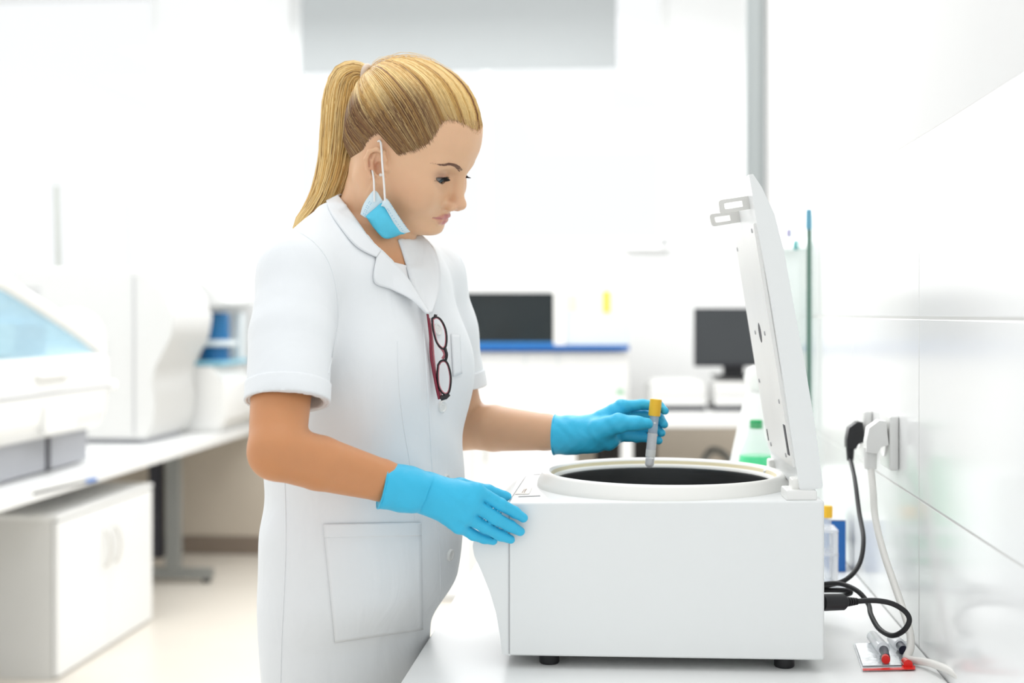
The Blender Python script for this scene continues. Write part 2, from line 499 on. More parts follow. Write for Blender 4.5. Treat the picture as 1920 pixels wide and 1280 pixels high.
# glass board leaning on the tiled wall with its green edge towards the viewer
gb = thing('glass_board', 'clear glass board standing on the counter along the tiled wall, green edge', 'board', RM(XW - .012, 3.42, CZ), -TH)
M_gedge = mat('green_glass_edge', (.10, .19, .15), .15, var=.1)
M_gtip = mat('blue_clip', (.12, .33, .45), .4)
box('glass_sheet', (0, .02, .345), (.006, .94, .68), M_glass, gb, 0)
box('glass_edge', (0, -.452, .345), (.011, .006, .68), M_gedge, gb, .001)
box('corner_clip', (-.001, -.455, .668), (.014, .012, .045), M_gtip, gb, .003)
for nm, px, py, lab, m_ in (('magnet', 1474, 437, 'small purple magnet on the glass board above the teal one', mat('purple_magnet', (.25, .2, .42), .4)),
                            ('magnet', 1487, 459, 'small teal magnet on the glass board below the purple one', mat('teal_magnet', (.05, .38, .38), .4))):
    D = (XW - .024) / (math.cos(TH) * (px - CX) / FPX - math.sin(TH)); w = PX(px, py, D)
    bm = bmesh.new(); bm_lathe(bm, [(0, 0), (.012, 0), (.012, .006), (.009, .008), (0, .008)], 16)
    bmesh.ops.rotate(bm, cent=(0, 0, 0), matrix=Matrix.Rotation(-math.pi / 2, 3, 'Y'), verts=bm.verts)
    o = obj(nm, bm, m_, None, smooth=40); r = ROOM_OF(w); o.location = RM(XW - .0152, r[1], r[2]); o.rotation_euler.z = -TH
    tag(o, lab, 'magnet')

# counter
ct = thing('lab_counter', 'white lab counter running along the tiled wall under the centrifuge', 'counter', RM((XW + XL) / 2, 2.2, 0), -TH)
cw = XW - XL - .002
box('worktop', (0, 0, CZ - .019), (cw, 3.82, .038), M_white, ct, .003)
box('back_panel', (cw / 2 - .03, 0, (CZ - .038) / 2), (.018, 3.7, CZ - .038), M_white, ct, 0)
for yy in (-1.85, -.62, .62, 1.85):
    box('support_panel', (.06, yy, (CZ - .038) / 2), (cw - .16, .018, CZ - .0382), M_white, ct, .001)

# ------------------------------------------------------------------ centrifuge
AL = math.radians(3.5)
O = PX(945, 1229, 1.735); O[2] = CZ
cf = thing('centrifuge', 'white benchtop centrifuge with its lid raised on the lab counter', 'centrifuge', Vector(O), -AL)
ex = np.array([math.cos(AL), -math.sin(AL), 0]); ey = np.array([math.sin(AL), math.cos(AL), 0])
def LP(px, py, yl=0.0):
    d = np.array([(px - CX) / FPX, 1.0, (HZ - py) / FPX]); c0 = np.array([0, 0, CAMH])
    t = (yl - (c0 - O) @ ey) / (d @ ey); w = c0 + t * d - O
    return float(w @ ex), float(w[2])
cL = LP(1546, 1229)[0]; cz0 = .0158; cz1 = LP(945, 942)[1]; cWd = .372
bm = bmesh.new()
prof = [(0.0052, cz0), (cL, cz0), (cL, cz1 + .006), (0.0052, cz1)]
bm_prism(bm, prof, None, lambda u, v, d: (u, d, v), 0, cWd)
bmesh.ops.bevel(bm, geom=list(bm.edges), offset=.0035, segments=3, affect='EDGES', profile=.5)
# bowl opening in the top
RC = (.2162 * math.cos(AL) - 0, 0)
rcx, rcz = LP(1243, 900, .184)[0], cz1 + .0035
body = obj('housing', bm, M_cf, cf, smooth=40)
bm = bmesh.new(); bm_lathe(bm, [(0, -.16), (.1575, -.16), (.1575, .05), (0, .05)], 96, (rcx, .184, cz1))
cut = obj('bowl_cut', bm, M_cf, cf)
md = body.modifiers.new('opening', 'BOOLEAN'); md.object = cut; md.operation = 'DIFFERENCE'; md.solver = 'EXACT'
bpy.context.view_layer.update()
dg = bpy.context.evaluated_depsgraph_get()
me2 = bpy.data.meshes.new_from_object(body.evaluated_get(dg)); body.modifiers.clear(); body.data = me2
bpy.data.objects.remove(cut)
# seam strip and front console
fp = [LP(952, 1229), LP(941, 1226), LP(938, 1195), LP(930, 1150), LP(918, 1110), LP(902, 1070), LP(889, 1042), LP(886, 1024), LP(889, 1008), LP(905, 985), LP(948, 943)]
fp = [(min(u, .0045), v) for u, v in fp]
fp[0] = (.0085, cz0); fp[1] = (fp[1][0], cz0 + .002); fp[-1] = (.0035, cz1 - .0012); fp.append((.0085, cz1 - .0012))
prism('front_console', fp, lambda u, v, d: (u, d, v), .0008, cWd - .0008, M_cf, cf, bevel=.001)
box('console_seam', (.0066, .0004, (cz0 + cz1) / 2), (.0011, .0012, cz1 - cz0 - .006), M_greyln, cf, 0)
# raised rim
rz = cz1 + .002
rim = [(.1605, -.02), (.1795, -.02), (.180, .001), (.1790, .006), (.1735, .0165), (.170, .0195), (.1665, .0205), (.163, .0195), (.1605, .0175), (.1597, .0160)]
lathe('bowl_rim', rim, M_cfpl, cf, 96, (rcx, .184, rz))
lathe('rim_gasket', [(.1598, .0165), (.1585, .0145), (.1575, .012), (.1568, .0115)], M_cream, cf, 96, (rcx, .184, rz))
lathe('inner_ring', [(.1569, .0118), (.1550, .0105), (.1535, .0080), (.1533, .0060)], M_cfpl, cf, 96, (rcx, .184, rz))
lathe('bowl', [(.1534, .0068), (.1525, .004), (.150, -.13), (.14, -.142), (0, -.145)], M_bowl, cf, 96, (rcx, .184, rz))
lathe('rotor', [(0, -.05), (.02, -.05), (.024, -.06), (.03, -.09), (.115, -.105), (.12, -.112), (.12, -.125), (0, -.13)], M_bowl, cf, 64, (rcx, .184, rz))
# top markings
def top_patch(name, pts, m, lift, h=.0006):
    return prism(name, pts, lambda u, v, d: (u, v, cz1 + .0058 * u / cL + lift + d), 0, h, m, cf)
def TP(px, py):
    d = np.array([(px - CX) / FPX, 1.0, (HZ - py) / FPX]); zt = O[2] + cz1
    t = (zt - CAMH) / d[2]; w = np.array([0, 0, CAMH]) + t * d - O
    return float(w @ ex), float(w @ ey)
top_patch('type_plate', [TP(966, 927), TP(973.5, 917), TP(998.5, 914), TP(992, 927)], M_label, .0002)
for a, b in (((979, 925), (983, 918.5)), ((982.5, 925), (986, 918.5)), ((985, 921), (987.5, 918))):
    top_patch('print_line', [TP(a[0] - .5, a[1]), TP(a[0] + .6, a[1]), TP(b[0] + .6, b[1]), TP(b[0] - .5, b[1])], M_brownp, .0009, .0002)
top_patch('print_bar', [TP(972, 932), TP(1013, 931), TP(1013, 930), TP(973, 931)], M_greyln, .0002)
top_patch('print_bar', [TP(1000, 890.6), TP(1013, 890.2), TP(1013, 889.4), TP(1000, 889.8)], M_greyln, .0002)
top_patch('panel_line', [TP(955, 938.2), TP(955.8, 938.2), TP(992, 884.5), TP(991.4, 884.5)], M_greyln, .0001)
for xx in (.058, .365):
    for yy in (.03, cWd - .03):
        lathe('foot', [(0, 0), (.0118, 0), (.0132, .002), (.0132, .017), (0, .017)], M_black, cf, 24, (xx, yy, 0))
# lid
lidpts = [(1404, 327), (1412, 326), (1428, 350), (1452, 401), (1470, 470), (1486, 560), (1507, 671), (1528, 795), (1543, 909), (1541, 915), (1502, 922), (1499, 914), (1481, 795), (1466, 692), (1445, 558), (1431, 480), (1417, 408), (1411, 367)]
lp = [LP(x, y, .010) for x, y in lidpts]
LY0, LY1 = .010, .275
lid = prism('lid', lp, lambda u, v, d: (u, d, v), LY0, LY1, M_cf, cf, bevel=.002)
a = np.array(LP(1419, 414, .010)); b = np.array(LP(1497, 895, .010)); dv = b - a; ln = float(np.linalg.norm(dv)); dv /= ln; nv = np.array([dv[1], -dv[0]])
if nv[0] > 0: nv = -nv
def lidpt(s, y, out):       # along the plate, across, proud of it
    q = a + dv * s + nv * out; return Vector((q[0], y, q[1]))
def lidbox(name, s0, s1, y0, y1, o0, o1, m, par=lid, bevel=.001):
    bm = bmesh.new()
    vs = [bm.verts.new(lidpt(s, y, o)) for s in (s0, s1) for y in (y0, y1) for o in (o0, o1)]
    for q in ((0, 1, 3, 2), (4, 6, 7, 5), (0, 4, 5, 1), (2, 3, 7, 6), (0, 2, 6, 4), (1, 5, 7, 3)): bm.faces.new([vs[i] for i in q])
    if bevel: bmesh.ops.bevel(bm, geom=list(bm.edges), offset=bevel, segments=2, affect='EDGES')
    return obj(name, bm, m, par, smooth=40)
lidbox('lid_plate', 0.002, ln * .965, LY0 + .012, LY1 - .012, -.002, .0035, M_plateal)
def lid_disc(name, s, y, r, o, m, sy=1.0, h=.0012):
    bm = bmesh.new(); n = 20
    A = [bm.verts.new(lidpt(s + r * math.cos(2 * math.pi * i / n), y + sy * r * math.sin(2 * math.pi * i / n), o)) for i in range(n)]
    Bv = [bm.verts.new(lidpt(s + r * .9 * math.cos(2 * math.pi * i / n), y + sy * r * .9 * math.sin(2 * math.pi * i / n), o + h)) for i in range(n)]
    bm.faces.new(Bv)
    for i in range(n): bm.faces.new((A[i], A[(i + 1) % n], Bv[(i + 1) % n], Bv[i]))
    return obj(name, bm, m, lid, smooth=40)
lid_disc('sight_hole', ln * .44, .138, .0145, .0034, M_dark, h=.0004)
for s, y in ((.44, .085), (.44, .190), (.075, .245), (.03, .045), (.655, .238), (.71, .05), (.93, .22), (.93, .07)):
    lid_disc('screw', ln * s, y, .0032, .0034, M_greyln)
lidbox('lid_slot', ln * .80, ln * .92, .032, .048, .0030, .0042, M_dark, bevel=0)
lidbox('lid_slot', ln * .87, ln * .92, .240, .246, .0030, .0042, M_dark, bevel=0)
def latch(px4, y):
    q = [np.array(LP(x, yy, y)) for x, yy in px4]     # outer-top, inner-top, inner-bottom, outer-bottom
    bm = bmesh.new()
    def at(u, v): return (q[0] * (1 - u) + q[1] * u) * (1 - v) + (q[3] * (1 - u) + q[2] * u) * v
    outer = [(0.0, .2), (.03, .06), (.09, 0), (1, 0), (1, 1), (.09, 1), (.03, .94), (0, .8)]
    inner = [(.15, .34), (.17, .28), (.24, .26), (.66, .26), (.66, .74), (.24, .74), (.17, .72), (.15, .66)]
    t = .0032
    R = []
    for pl in (outer, inner):
        for dy in (-t, t):
            R.append([bm.verts.new((at(u, v)[0], y + dy, at(u, v)[1])) for u, v in pl])
    n = 8
    for i in range(n):
        j = (i + 1) % n
        bm.faces.new((R[0][i], R[0][j], R[2][j], R[2][i])); bm.faces.new((R[1][i], R[3][i], R[3][j], R[1][j]))
        bm.faces.new((R[0][i], R[1][i], R[1][j], R[0][j])); bm.faces.new((R[2][i], R[2][j], R[3][j], R[3][i]))
    obj('latch_hook', bm, M_latch, lid, smooth=40)
latch([(1346, 376), (1412, 366), (1416, 390), (1350, 401)], .055)
latch([(1329, 402), (1386, 395), (1390, 416), (1335, 425)], .185)
for yy, pxs in ((.03, 1), (.255, 2)):
    hb = LP(1474, 928, .004); he = LP(1533, 930, .004)
    box('hinge', ((hb[0] + he[0]) / 2, yy, cz1 + .0115), (he[0] - hb[0], .05, .014), M_plateal, cf, .003)
    box('hinge_ear', (hb[0] + .016, yy, cz1 + .022), (.014, .030, .020), M_cfpl, cf, .003)

# ------------------------------------------------------------------ sockets and cords
def on_wall(px, py, x):
    D = x / (math.cos(TH) * (px - CX) / FPX - math.sin(TH)); return PX(px, py, D)
def socket(px, py, lab):
    r = ROOM_OF(on_wall(px, py, XW))
    t = thing('wall_socket', lab, 'socket', RM(XW, r[1], r[2]), -TH, None)
    bm = bmesh.new(); bm_box(bm, (-.007, 0, 0), (.014, .084, .082), .004, 3); obj('cover_plate', bm, M_socket, t, smooth=40)
    bm = bmesh.new(); bm_lathe(bm, [(0, 0), (.021, 0), (.0215, .002), (.023, .0035), (.0245, .001), (.0245, -.002)], 32)
    bmesh.ops.rotate(bm, cent=(0, 0, 0), matrix=Matrix.Rotation(-math.pi / 2, 3, 'Y'), verts=bm.verts)
    bmesh.ops.translate(bm, vec=(-.013, 0, 0), verts=bm.verts); obj('socket_well', bm, M_socket, t, smooth=40)
    return r
socket(1676, 826, 'white wall socket nearest the viewer, holding the white plug')
socket(1628, 812, 'white wall socket holding the black plug')
def plug(parent, c, m, tilt=0.0, collar=True, size=1.0):
    """angled mains plug; c = room coordinates of its middle on the socket face"""
    R = lambda x, y, z: RM(c[0] + x, c[1] + y, c[2] + z)
    poly = [(-.000, -.018), (-.004, .019), (-.014, .020), (-.030, .008), (-.034, -.014), (-.034, -.030), (-.017, -.032), (-.012, -.022)]
    poly = [(u * size, v * size) for u, v in poly]
    prism('plug', poly, lambda u, v, d: R(u, d, v), -.015 * size, .015 * size, m, parent, bevel=.004, smooth=60)
    return R(-.0255 * size, 0, -.030 * size)
bk = thing('power_cord', 'black power cord looping from the far wall socket to the centrifuge', 'cord', (0, 0, 0))
rb = ROOM_OF(on_wall(1623, 815, XW - .014))
s0 = plug(bk, (XW - .0150, rb[1] + .012, rb[2] + .004), M_black, size=.86)
tube('strain_relief', [s0 + Vector((0, 0, .004)), s0 + Vector((0, 0, -.022))], [.0075, .0055], M_black, bk, 12)
P = lambda x, y, D: tuple(PX(x, y, D))
path = [tuple(s0 + Vector((0, 0, -.018))), P(1603, 900, 2.12), P(1611, 960, 2.06), P(1619, 1010, 2.0), P(1612, 1055, 1.97), P(1588, 1085, 1.95), P(1553, 1097, 1.96), P(1520, 1100, 2.0), P(1500, 1110, 2.02), P(1520, 1118, 2.0), P(1560, 1119, 1.97), P(1592, 1113, 1.94), P(1590, 1107, 1.94), P(1556, 1106, 1.96), P(1525, 1106, 1.98), P(1540, 1096, 1.96), P(1575, 1094, 1.93), P(1608, 1108, 1.90), P(1628, 1132, 1.88), P(1633, 1152, 1.85), P(1648, 1178, 1.815), P(1672, 1191, 1.780), P(1694, 1182, 1.762), P(1705, 1163, 1.758), P(1697, 1146, 1.760), P(1672, 1131, 1.765), P(1640, 1125.5, 1.770), P(1606, 1127, 1.772)]
tube('cable', spline(path, 7), .0036, M_black, bk, 10)
c0, c1 = P(1540, 1129, 1.745), P(1584, 1128, 1.762); c2 = P(1608, 1127, 1.773)
tube('connector', [c0, tuple(np.array(c0) * .1 + np.array(c1) * .9), c1], [.0115, .011, .008], M_black, bk, 14)
for i in range(5):
    t0 = i / 5; q0 = np.array(c1) * (1 - t0) + np.array(c2) * t0; q1 = np.array(c1) * (1 - t0 - .12) + np.array(c2) * (t0 + .12)
    tube('relief_ring', [tuple(q0), tuple(q1)], .0068 - i * .0005, M_black, bk, 12)
wk = thing('power_cord', 'white power cord hanging from the nearer wall socket to the counter', 'cord', (0, 0, 0))
rb = ROOM_OF(on_wall(1668, 815, XW - .014))
s1 = plug(wk, (XW - .0150, rb[1] + .016, rb[2] + .002), M_socket, size=.95)
tube('strain_relief', [s1 + Vector((0, 0, .006)), s1 + Vector((0, 0, -.026))], [.0105, .009], M_socket, wk, 14)
path = [tuple(s1 + Vector((0, 0, -.02))), P(1637, 920, 1.98), P(1641, 970, 1.96), P(1655, 1030, 1.92), P(1675, 1090, 1.87), P(1694, 1145, 1.82), P(1706, 1185, 1.785), P(1707, 1215, 1.765), P(1700, 1233, 1.755), P(1715, 1238, 1.745), P(1745, 1243, 1.715), P(1790, 1262, 1.65), P(1830, 1300, 1.56), P(1880, 1380, 1.40)]
path = [(x, y, max(z, CZ + .006)) for x, y, z in path]
tube('cable', spline(path, 7), .0052, M_cordw, wk, 12)

# ------------------------------------------------------------------ left side: desk, cabinet, analysers
DZ, DX = .74, -2.11
dk = thing('work_desk', 'long white work desk on the left carrying the analysers', 'desk', RM(DX - .4, 5.6, 0), -TH)
box('desktop', (-.22, 0, DZ - .026), (1.24, 3.4, .052), M_white, dk, .006)
for yy in (.95, -1.2):
    lg = box('leg', (.19, yy, .375), (.07, .065, .63), M_grey, dk, .004)
    box('cable_channel', (.10, yy, .40), (.07, .05, .56), M_dark, dk, .004)
    box('foot_bar', (.06, yy, .045), (.66, .06, .05), M_grey, dk, .006)
    lathe('glide', [(0, 0), (.022, 0), (.022, .02), (0, .02)], M_black, dk, 16, (.36, yy, 0))
    box('top_rail', (.02, yy, .68), (.62, .05, .03), M_grey, dk, .003)
cbx, cy0, cy1 = -2.125, 4.75, 5.72
cb = thing('base_cabinet', 'white two-door cabinet standing under the left desk', 'cabinet', RM(cbx - .23, (cy0 + cy1) / 2, 0), -TH)
M_cabs = mat('cabinet_side_laminate', (.74, .74, .72), .5, var=.02)
box('carcass', (-.012, 0, .295), (.44, cy1 - cy0, .59), M_cabs, cb, .002)
box('cabinet_top', (0, 0, .596), (.466, cy1 - cy0 + .004, .018), M_white, cb, .002)
for i, s in enumerate((-1, 1)):
    w = (cy1 - cy0) / 2 - .003
    d = box('door', (.221, s * ((cy1 - cy0) / 4), .295), (.020, w, .572), M_white, cb, .002)
    hx = .245
    hp = [(.230, s * .05, .34), (hx, s * .05, .345), (hx + .012, s * .05, .39), (hx + .012, s * .05, .43), (hx, s * .05, .475), (.230, s * .05, .48)]
    tube('handle', spline(hp, 5), .006, M_latch, d, 10)

# analyser with glass hood
A0, A1, AX = 3.95, 5.36, -2.19
an = thing('hood_analyser', 'large white analyser with sloping blue glass hood on the left desk', 'analyser', RM(AX - .3, (A0 + A1) / 2, DZ), -TH)
hy = (A1 - A0) / 2
box('base', (-.02, 0, .075), (.52, A1 - A0 - .08, .135), M_mgrey, an, .01)
box('base_joint', (.2425, hy - .42, .075), (.006, .03, .13), M_dark, an, 0)
bm = bmesh.new()
bm_prism(bm, [(-.30, .14), (.26, .14), (.30, .19), (.315, .30), (.315, .45), (-.30, .45)], None, lambda u, v, d: (u, d, v), -hy, hy)
bmesh.ops.bevel(bm, geom=list(bm.edges), offset=.014, segments=3, affect='EDGES'); obj('body', bm, M_offw, an, smooth=45)
box('body_seam', (.316, 0, .315), (.005, A1 - A0 - .03, .006), M_mgrey, an, 0)
box('front_flap', (.308, hy - .48, .22), (.03, .26, .11), M_offw, an, .006)
box('grip_bar', (.325, hy - .55, .385), (.03, .28, .028), M_offw, an, .01)
box('side_knob', (.315, hy + .01, .315), (.05, .04, .04), M_offw, an, .012)
# hood, high at the near end and sloping to the far end (profile in y-z)
hood = [(-hy, .45), (hy - .02, .45), (hy - .03, .462), (hy - .33, .560), (hy - .80, .695), (-hy, .765)]
bm = bmesh.new(); bm_prism(bm, hood, None, lambda u, v, d: (d, u, v), -.29, -.27); obj('hood_back', bm, M_offw, an, smooth=40)
def hood_rail(x):
    bm = bmesh.new(); pth = [(x, hy - .02, .462), (x, hy - .10, .490), (x, hy - .33, .566), (x, hy - .80, .70), (x, hy - 1.02, .742), (x, -hy, .770)]
    bm_tube(bm, spline(pth, 4), .022, 8, flat=1.2); obj('hood_rail', bm, M_offw, an, smooth=50)
hood_rail(.285); hood_rail(-.26)
bm = bmesh.new(); pth = [(hy - .06, .464), (hy - .33, .550), (hy - .80, .685), (-hy, .755)]
A = [bm.verts.new((.27, y, z)) for y, z in pth]; Bv = [bm.verts.new((-.27, y, z)) for y, z in pth]
for i in range(3): bm.faces.new((A[i], A[i + 1], Bv[i + 1], Bv[i]))
obj('hood_glass_top', bm, M_glassb, an)
bm = bmesh.new(); bm.faces.new([bm.verts.new((.285, y, z)) for y, z in [(hy - .08, .452)] + pth[1:] + [(-hy, .452)]]); obj('hood_glass_side', bm, M_glassb, an)
M_carr = mat('carrier_pale_blue', (.55, .70, .78), .4, var=.1)
for k in range(4):
    box('sample_carrier', (.05, hy - .45 - k * .26, .52), (.34, .14, .12), M_carr if k % 2 == 0 else M_offw, an, .01)
pen = thing('pen', 'blue pen lying on the left desk before the glass-hooded analyser', 'pen', RM(AX + .21, 4.62, DZ + .006), -TH - .12)
bm = bmesh.new(); bm_tube(bm, [(0, -.30, 0), (0, .03, 0)], .005, 8); obj('barrel', bm, M_black, pen, smooth=40)
bm = bmesh.new(); bm_tube(bm, [(0, .03, 0), (0, .045, 0), (0, .10, 0), (0, .105, 0)], [.005, .009, .009, .004], 10); obj('cap', bm, M_blue, pen, smooth=40)

# big boxy analyser with round cover
B0, B1, BX = 6.05, 6.62, -2.28
an2 = thing('drum_analyser', 'tall white analyser with a faint round cover at the middle of the left desk', 'analyser', RM(BX - .30, (B0 + B1) / 2, DZ), -TH)
prof2 = [(-.34, .03), (.30, .03), (.335, .10), (.345, .20), (.33, .28), (.345, .36), (.42, .50), (.435, .60), (.40, .70), (.33, .785), (.26, .815), (-.34, .815)]
hb2 = (B1 - B0) / 2
bm = bmesh.new(); bm_prism(bm, prof2, None, lambda u, v, d: (u, d, v), -hb2 + .0, hb2)
bmesh.ops.bevel(bm, geom=[e for e in bm.edges if len(e.link_faces) == 2 and e.calc_face_angle(0) > .9], offset=.02, segments=3, affect='EDGES')
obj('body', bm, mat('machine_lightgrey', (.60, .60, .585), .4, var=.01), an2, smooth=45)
box('plinth', (-.02, 0, .0172), (.60, B1 - B0 - .06, .032), M_mgrey, an2, .004)
bm = bmesh.new(); bm_lathe(bm, [(0, .010), (.155, .010), (.165, .007), (.168, 0), (.168, -.01)], 48)
bmesh.ops.rotate(bm, cent=(0, 0, 0), matrix=Matrix.Rotation(math.pi / 2, 3, 'X'), verts=bm.verts)
bmesh.ops.translate(bm, vec=(-.05, -hb2, .47), verts=bm.verts); obj('round_cover', bm, mat('cover_grey', (.68, .68, .66), .4), an2, smooth=40)
box('corner_seam', (.245, -hb2 - .002, .42), (.006, .006, .74), M_greyln, an2, 0)
box('side_seam', (.335, 0, .46), (.02, B1 - B0 - .04, .005), M_greyln, an2, 0)
for k in range(6):
    box('vent_slot', (-.26, -hb2 - .001, .58 + k * .03), (.10, .004, .008), M_greyln, an2, 0)
box('top_lid', (-.05, 0, .822), (.40, .42, .018), M_offw, an2, .006)

# round analyser with blue drum behind
C0, C1, CXr = 6.70, 7.25, -2.26
an3 = thing('blue_drum_analyser', 'white rounded analyser with a blue drum at the far end of the left desk', 'analyser', RM(CXr - .3, (C0 + C1) / 2, DZ), -TH)
hc = (C1 - C0) / 2
prof3 = [(-.30, .0), (.42, .0), (.46, .06), (.46, .26), (.40, .30), (.40, .34), (-.30, .34)]
bm = bmesh.new(); bm_prism(bm, prof3, None, lambda u, v, d: (u, d, v), -hc, hc); bmesh.ops.bevel(bm, geom=list(bm.edges), offset=.012, segments=2, affect='EDGES'); obj('body', bm, M_offw, an3, smooth=45)
prof3 = [(-.30, .70), (-.1, .80), (.12, .84), (.30, .82), (.42, .74), (.46, .66), (.40, .64), (-.30, .66)]
bm = bmesh.new(); bm_prism(bm, prof3, None, lambda u, v, d: (u, d, v), -hc, hc); bmesh.ops.bevel(bm, geom=list(bm.edges), offset=.012, segments=2, affect='EDGES'); obj('canopy', bm, mat('canopy_grey', (.70, .71, .70), .4), an3, smooth=45)
box('rear_column', (-.2, .05, .51), (.2, .4, .36), M_offw, an3, .01)
lathe('drum', [(0, .34), (.075, .34), (.08, .36), (.08, .60), (.07, .62), (0, .62)], M_bluedk, an3, 32, (.33, -.05, 0))
lathe('drum_rim', [(.075, .44), (.12, .445), (.12, .47), (.075, .475)], M_palebl, an3, 32, (.33, -.05, 0))
box('drip_tray', (.30, -.02, .355), (.28, .46, .022), mat('teal_tray', (.25, .55, .68), .4), an3, .006)
box('side_arm', (.40, .16, .48), (.05, .10, .28), M_palebl, an3, .01)

# thin lamp arm behind the analysers
fa = thing('arm_stand', 'thin grey upright arm rising behind the white analysers at the window', 'stand', RM(-3.08, 6.9, DZ), -TH)
M_arm = mat('arm_grey', (.42, .44, .40), .5)
tube('upright', [(0, 0, .84), (-.012, 0, 1.3)], .013, M_arm, fa, 10)
tube('post', [(0, 0, 0), (0, 0, .84)], .02, M_arm, fa, 10)
bm = bmesh.new(); bmesh.ops.create_icosphere(bm, subdivisions=2, radius=.03, matrix=Matrix.Translation((0, 0, .84))); obj('joint', bm, M_arm, fa, smooth=True)
tube('cable', spline([(0, 0, .84), (-.10, -.02, .76), (-.22, -.05, .69), (-.36, -.08, .60)], 5), .009, M_arm, fa, 8)
lathe('foot', [(0, 0), (.10, 0), (.10, .012), (.03, .02), (0, .02)], M_arm, fa, 24)

# ------------------------------------------------------------------ back of the room
BD = 6.30
def at_back(px, py, D=BD): return PX(px, py, D)
def bpos(px0, px1, D=BD): return (px0 - CX) / FPX * D, (px1 - CX) / FPX * D
def zz(py, D=BD): return CAMH + (HZ - py) / FPX * D
DESKZ = zz(773)
bdx0, bdx1 = bpos(1082, 1500)
bd = thing('back_desk', 'white desk at the back of the room under the monitor', 'desk', (0, 0, 0))
box('desktop', ((bdx0 + bdx1) / 2, BD + .36, DESKZ - .036), (bdx1 - bdx0, .72, .072), M_white, bd, .005)
for px in (1177, 1440):
    x = (px - CX) / FPX * BD
    box('leg', (x, BD + .06, (DESKZ - .07) / 2), (.055, .05, DESKZ - .07), M_white, bd, .003)
    box('leg', (x, BD + .64, (DESKZ - .07) / 2), (.055, .05, DESKZ - .07), M_white, bd, .003)
cx0, cx1 = bpos(690, 1081)
cc = thing('cupboard', 'white floor cupboard under the instrument with the black screen', 'cupboard', ((cx0 + cx1) / 2, BD, 0))
cwid = cx1 - cx0
box('carcass', (0, .37, (DESKZ) / 2), (cwid, .70, DESKZ - .002), M_white, cc, .004)
for k in range(2):
    d = box('door', ((k - .5) * cwid / 2, .011, .43), (cwid / 2 - .006, .018, .84), M_white, cc, .002)
    box('handle', ((k - .5) * .12, -.006, .72), (.012, .016, .14), M_latch, d, .003)
# instrument
ix0, ix1 = bpos(745, 1180)
ins = thing('screen_instrument', 'white instrument with black screen, pale door and blue strip at the back', 'instrument', ((ix0 + ix1) / 2, BD, 0))
icx = (ix0 + ix1) / 2
def ib(name, px0, px1, py0, py1, y0, y1, m, bevel=.004, par=ins):
    x0, x1 = bpos(px0, px1)
    return box(name, ((x0 + x1) / 2 - icx, (y0 + y1) / 2, (zz(py0) + zz(py1)) / 2), (x1 - x0, y1 - y0, zz(py0) - zz(py1)), m, par, bevel)
ib('housing', 745, 1180, 475, 655, .03, .62, M_offw, .012)
ib('base_block', 750, 1180, 660, 773, .04, .60, M_offw, .006)
ib('screen', 820, 1038, 549, 641, .012, .034, M_scr, .003)
ib('divider', 1038, 1061, 542, 650, .0, .034, M_offw, .006)
dd = ib('sample_door', 1061, 1179, 546, 650, .010, .034, M_palebl, .004)
ib('yellow_sticker', 1131, 1144, 545, 586, .006, .0115, M_yelst, 0)
ib('cream_sticker', 1067, 1082, 552, 582, .006, .0115, mat('cream_sticker', (.85, .82, .62), .6), 0)
ib('blue_strip', 790, 1180, 647, 657, -.004, .05, M_blue, .003)
ib('blue_ledge', 790, 1040, 641, 650, .004, .05, mat('mid_blue', (.03, .20, .48), .35), .003)
ib('door_seam', 984, 986, 664, 760, .036, .044, M_palebl, 0)
ib('door_seam', 1045, 1047, 664, 760, .036, .044, M_palebl, 0)
# printers on the desk
def desk_box(name, px0, px1, py0, lab, cat):
    x0, x1 = bpos(px0, px1); t = thing(name, lab, cat, ((x0 + x1) / 2, BD + .08, DESKZ)); w = x1 - x0; h = zz(py0) - DESKZ
    box('tray', (0, .13, .0115), (w, .26, .023), M_dark, t, .002)
    box('body', (0, .14, .023 + (h - .023) / 2), (w - .004, .27, h - .023), M_offw, t, .01)
    box('top_cover', (0, .15, h + .004), (w - .04, .2, .012), M_offw, t, .004)
    box('front_seam', (0, .004, h * .55), (w - .03, .004, .004), M_greyln, t, 0)
desk_box('printer', 1222, 1328, 718, 'white low printer with black base tray on the back desk', 'printer')
desk_box('scanner', 1345, 1440, 716, 'white box with dark base under the monitor on the back desk', 'scanner')
# monitor
mx0, mx1 = bpos(1309, 1462); my = BD + .12
mo = thing('monitor', 'dark grey flat computer monitor on the back desk beyond the lid', 'monitor', ((mx0 + mx1) / 2, my, zz(716) + .0145))
mw = mx1 - mx0; mz0 = zz(690) - zz(716) - .012; mz1 = zz(578) - zz(716) - .012
box('bezel', (0, .02, (mz0 + mz1) / 2), (mw, .03, mz1 - mz0), M_dark, mo, .004)
box('screen', (0, .0035, (mz0 + mz1) / 2 + .004), (mw - .018, .006, mz1 - mz0 - .024), M_mon, mo, .001)
box('stand_neck', (0, .04, mz0 / 2 + .02), (.10, .03, mz0 + .05), M_black, mo, .004)
box('stand_foot', (0, .04, .007), (.20, .16, .012), M_black, mo, .004)
# small green mark bottle
gbt = thing('reagent_bottle', 'tiny white bottle with green cap at the left end of the back desk', 'bottle', ((1163 - CX) / FPX * BD, BD + .004, DESKZ))
lathe('bottle_body', [(0, 0), (.03, 0), (.03, .06), (.012, .075), (.012, .085), (0, .085)], M_offw, gbt, 20)
lathe('cap', [(.014, .083), (.014, .108), (0, .108)], mat('pale_green_cap', (.25, .55, .32), .4), gbt, 20)
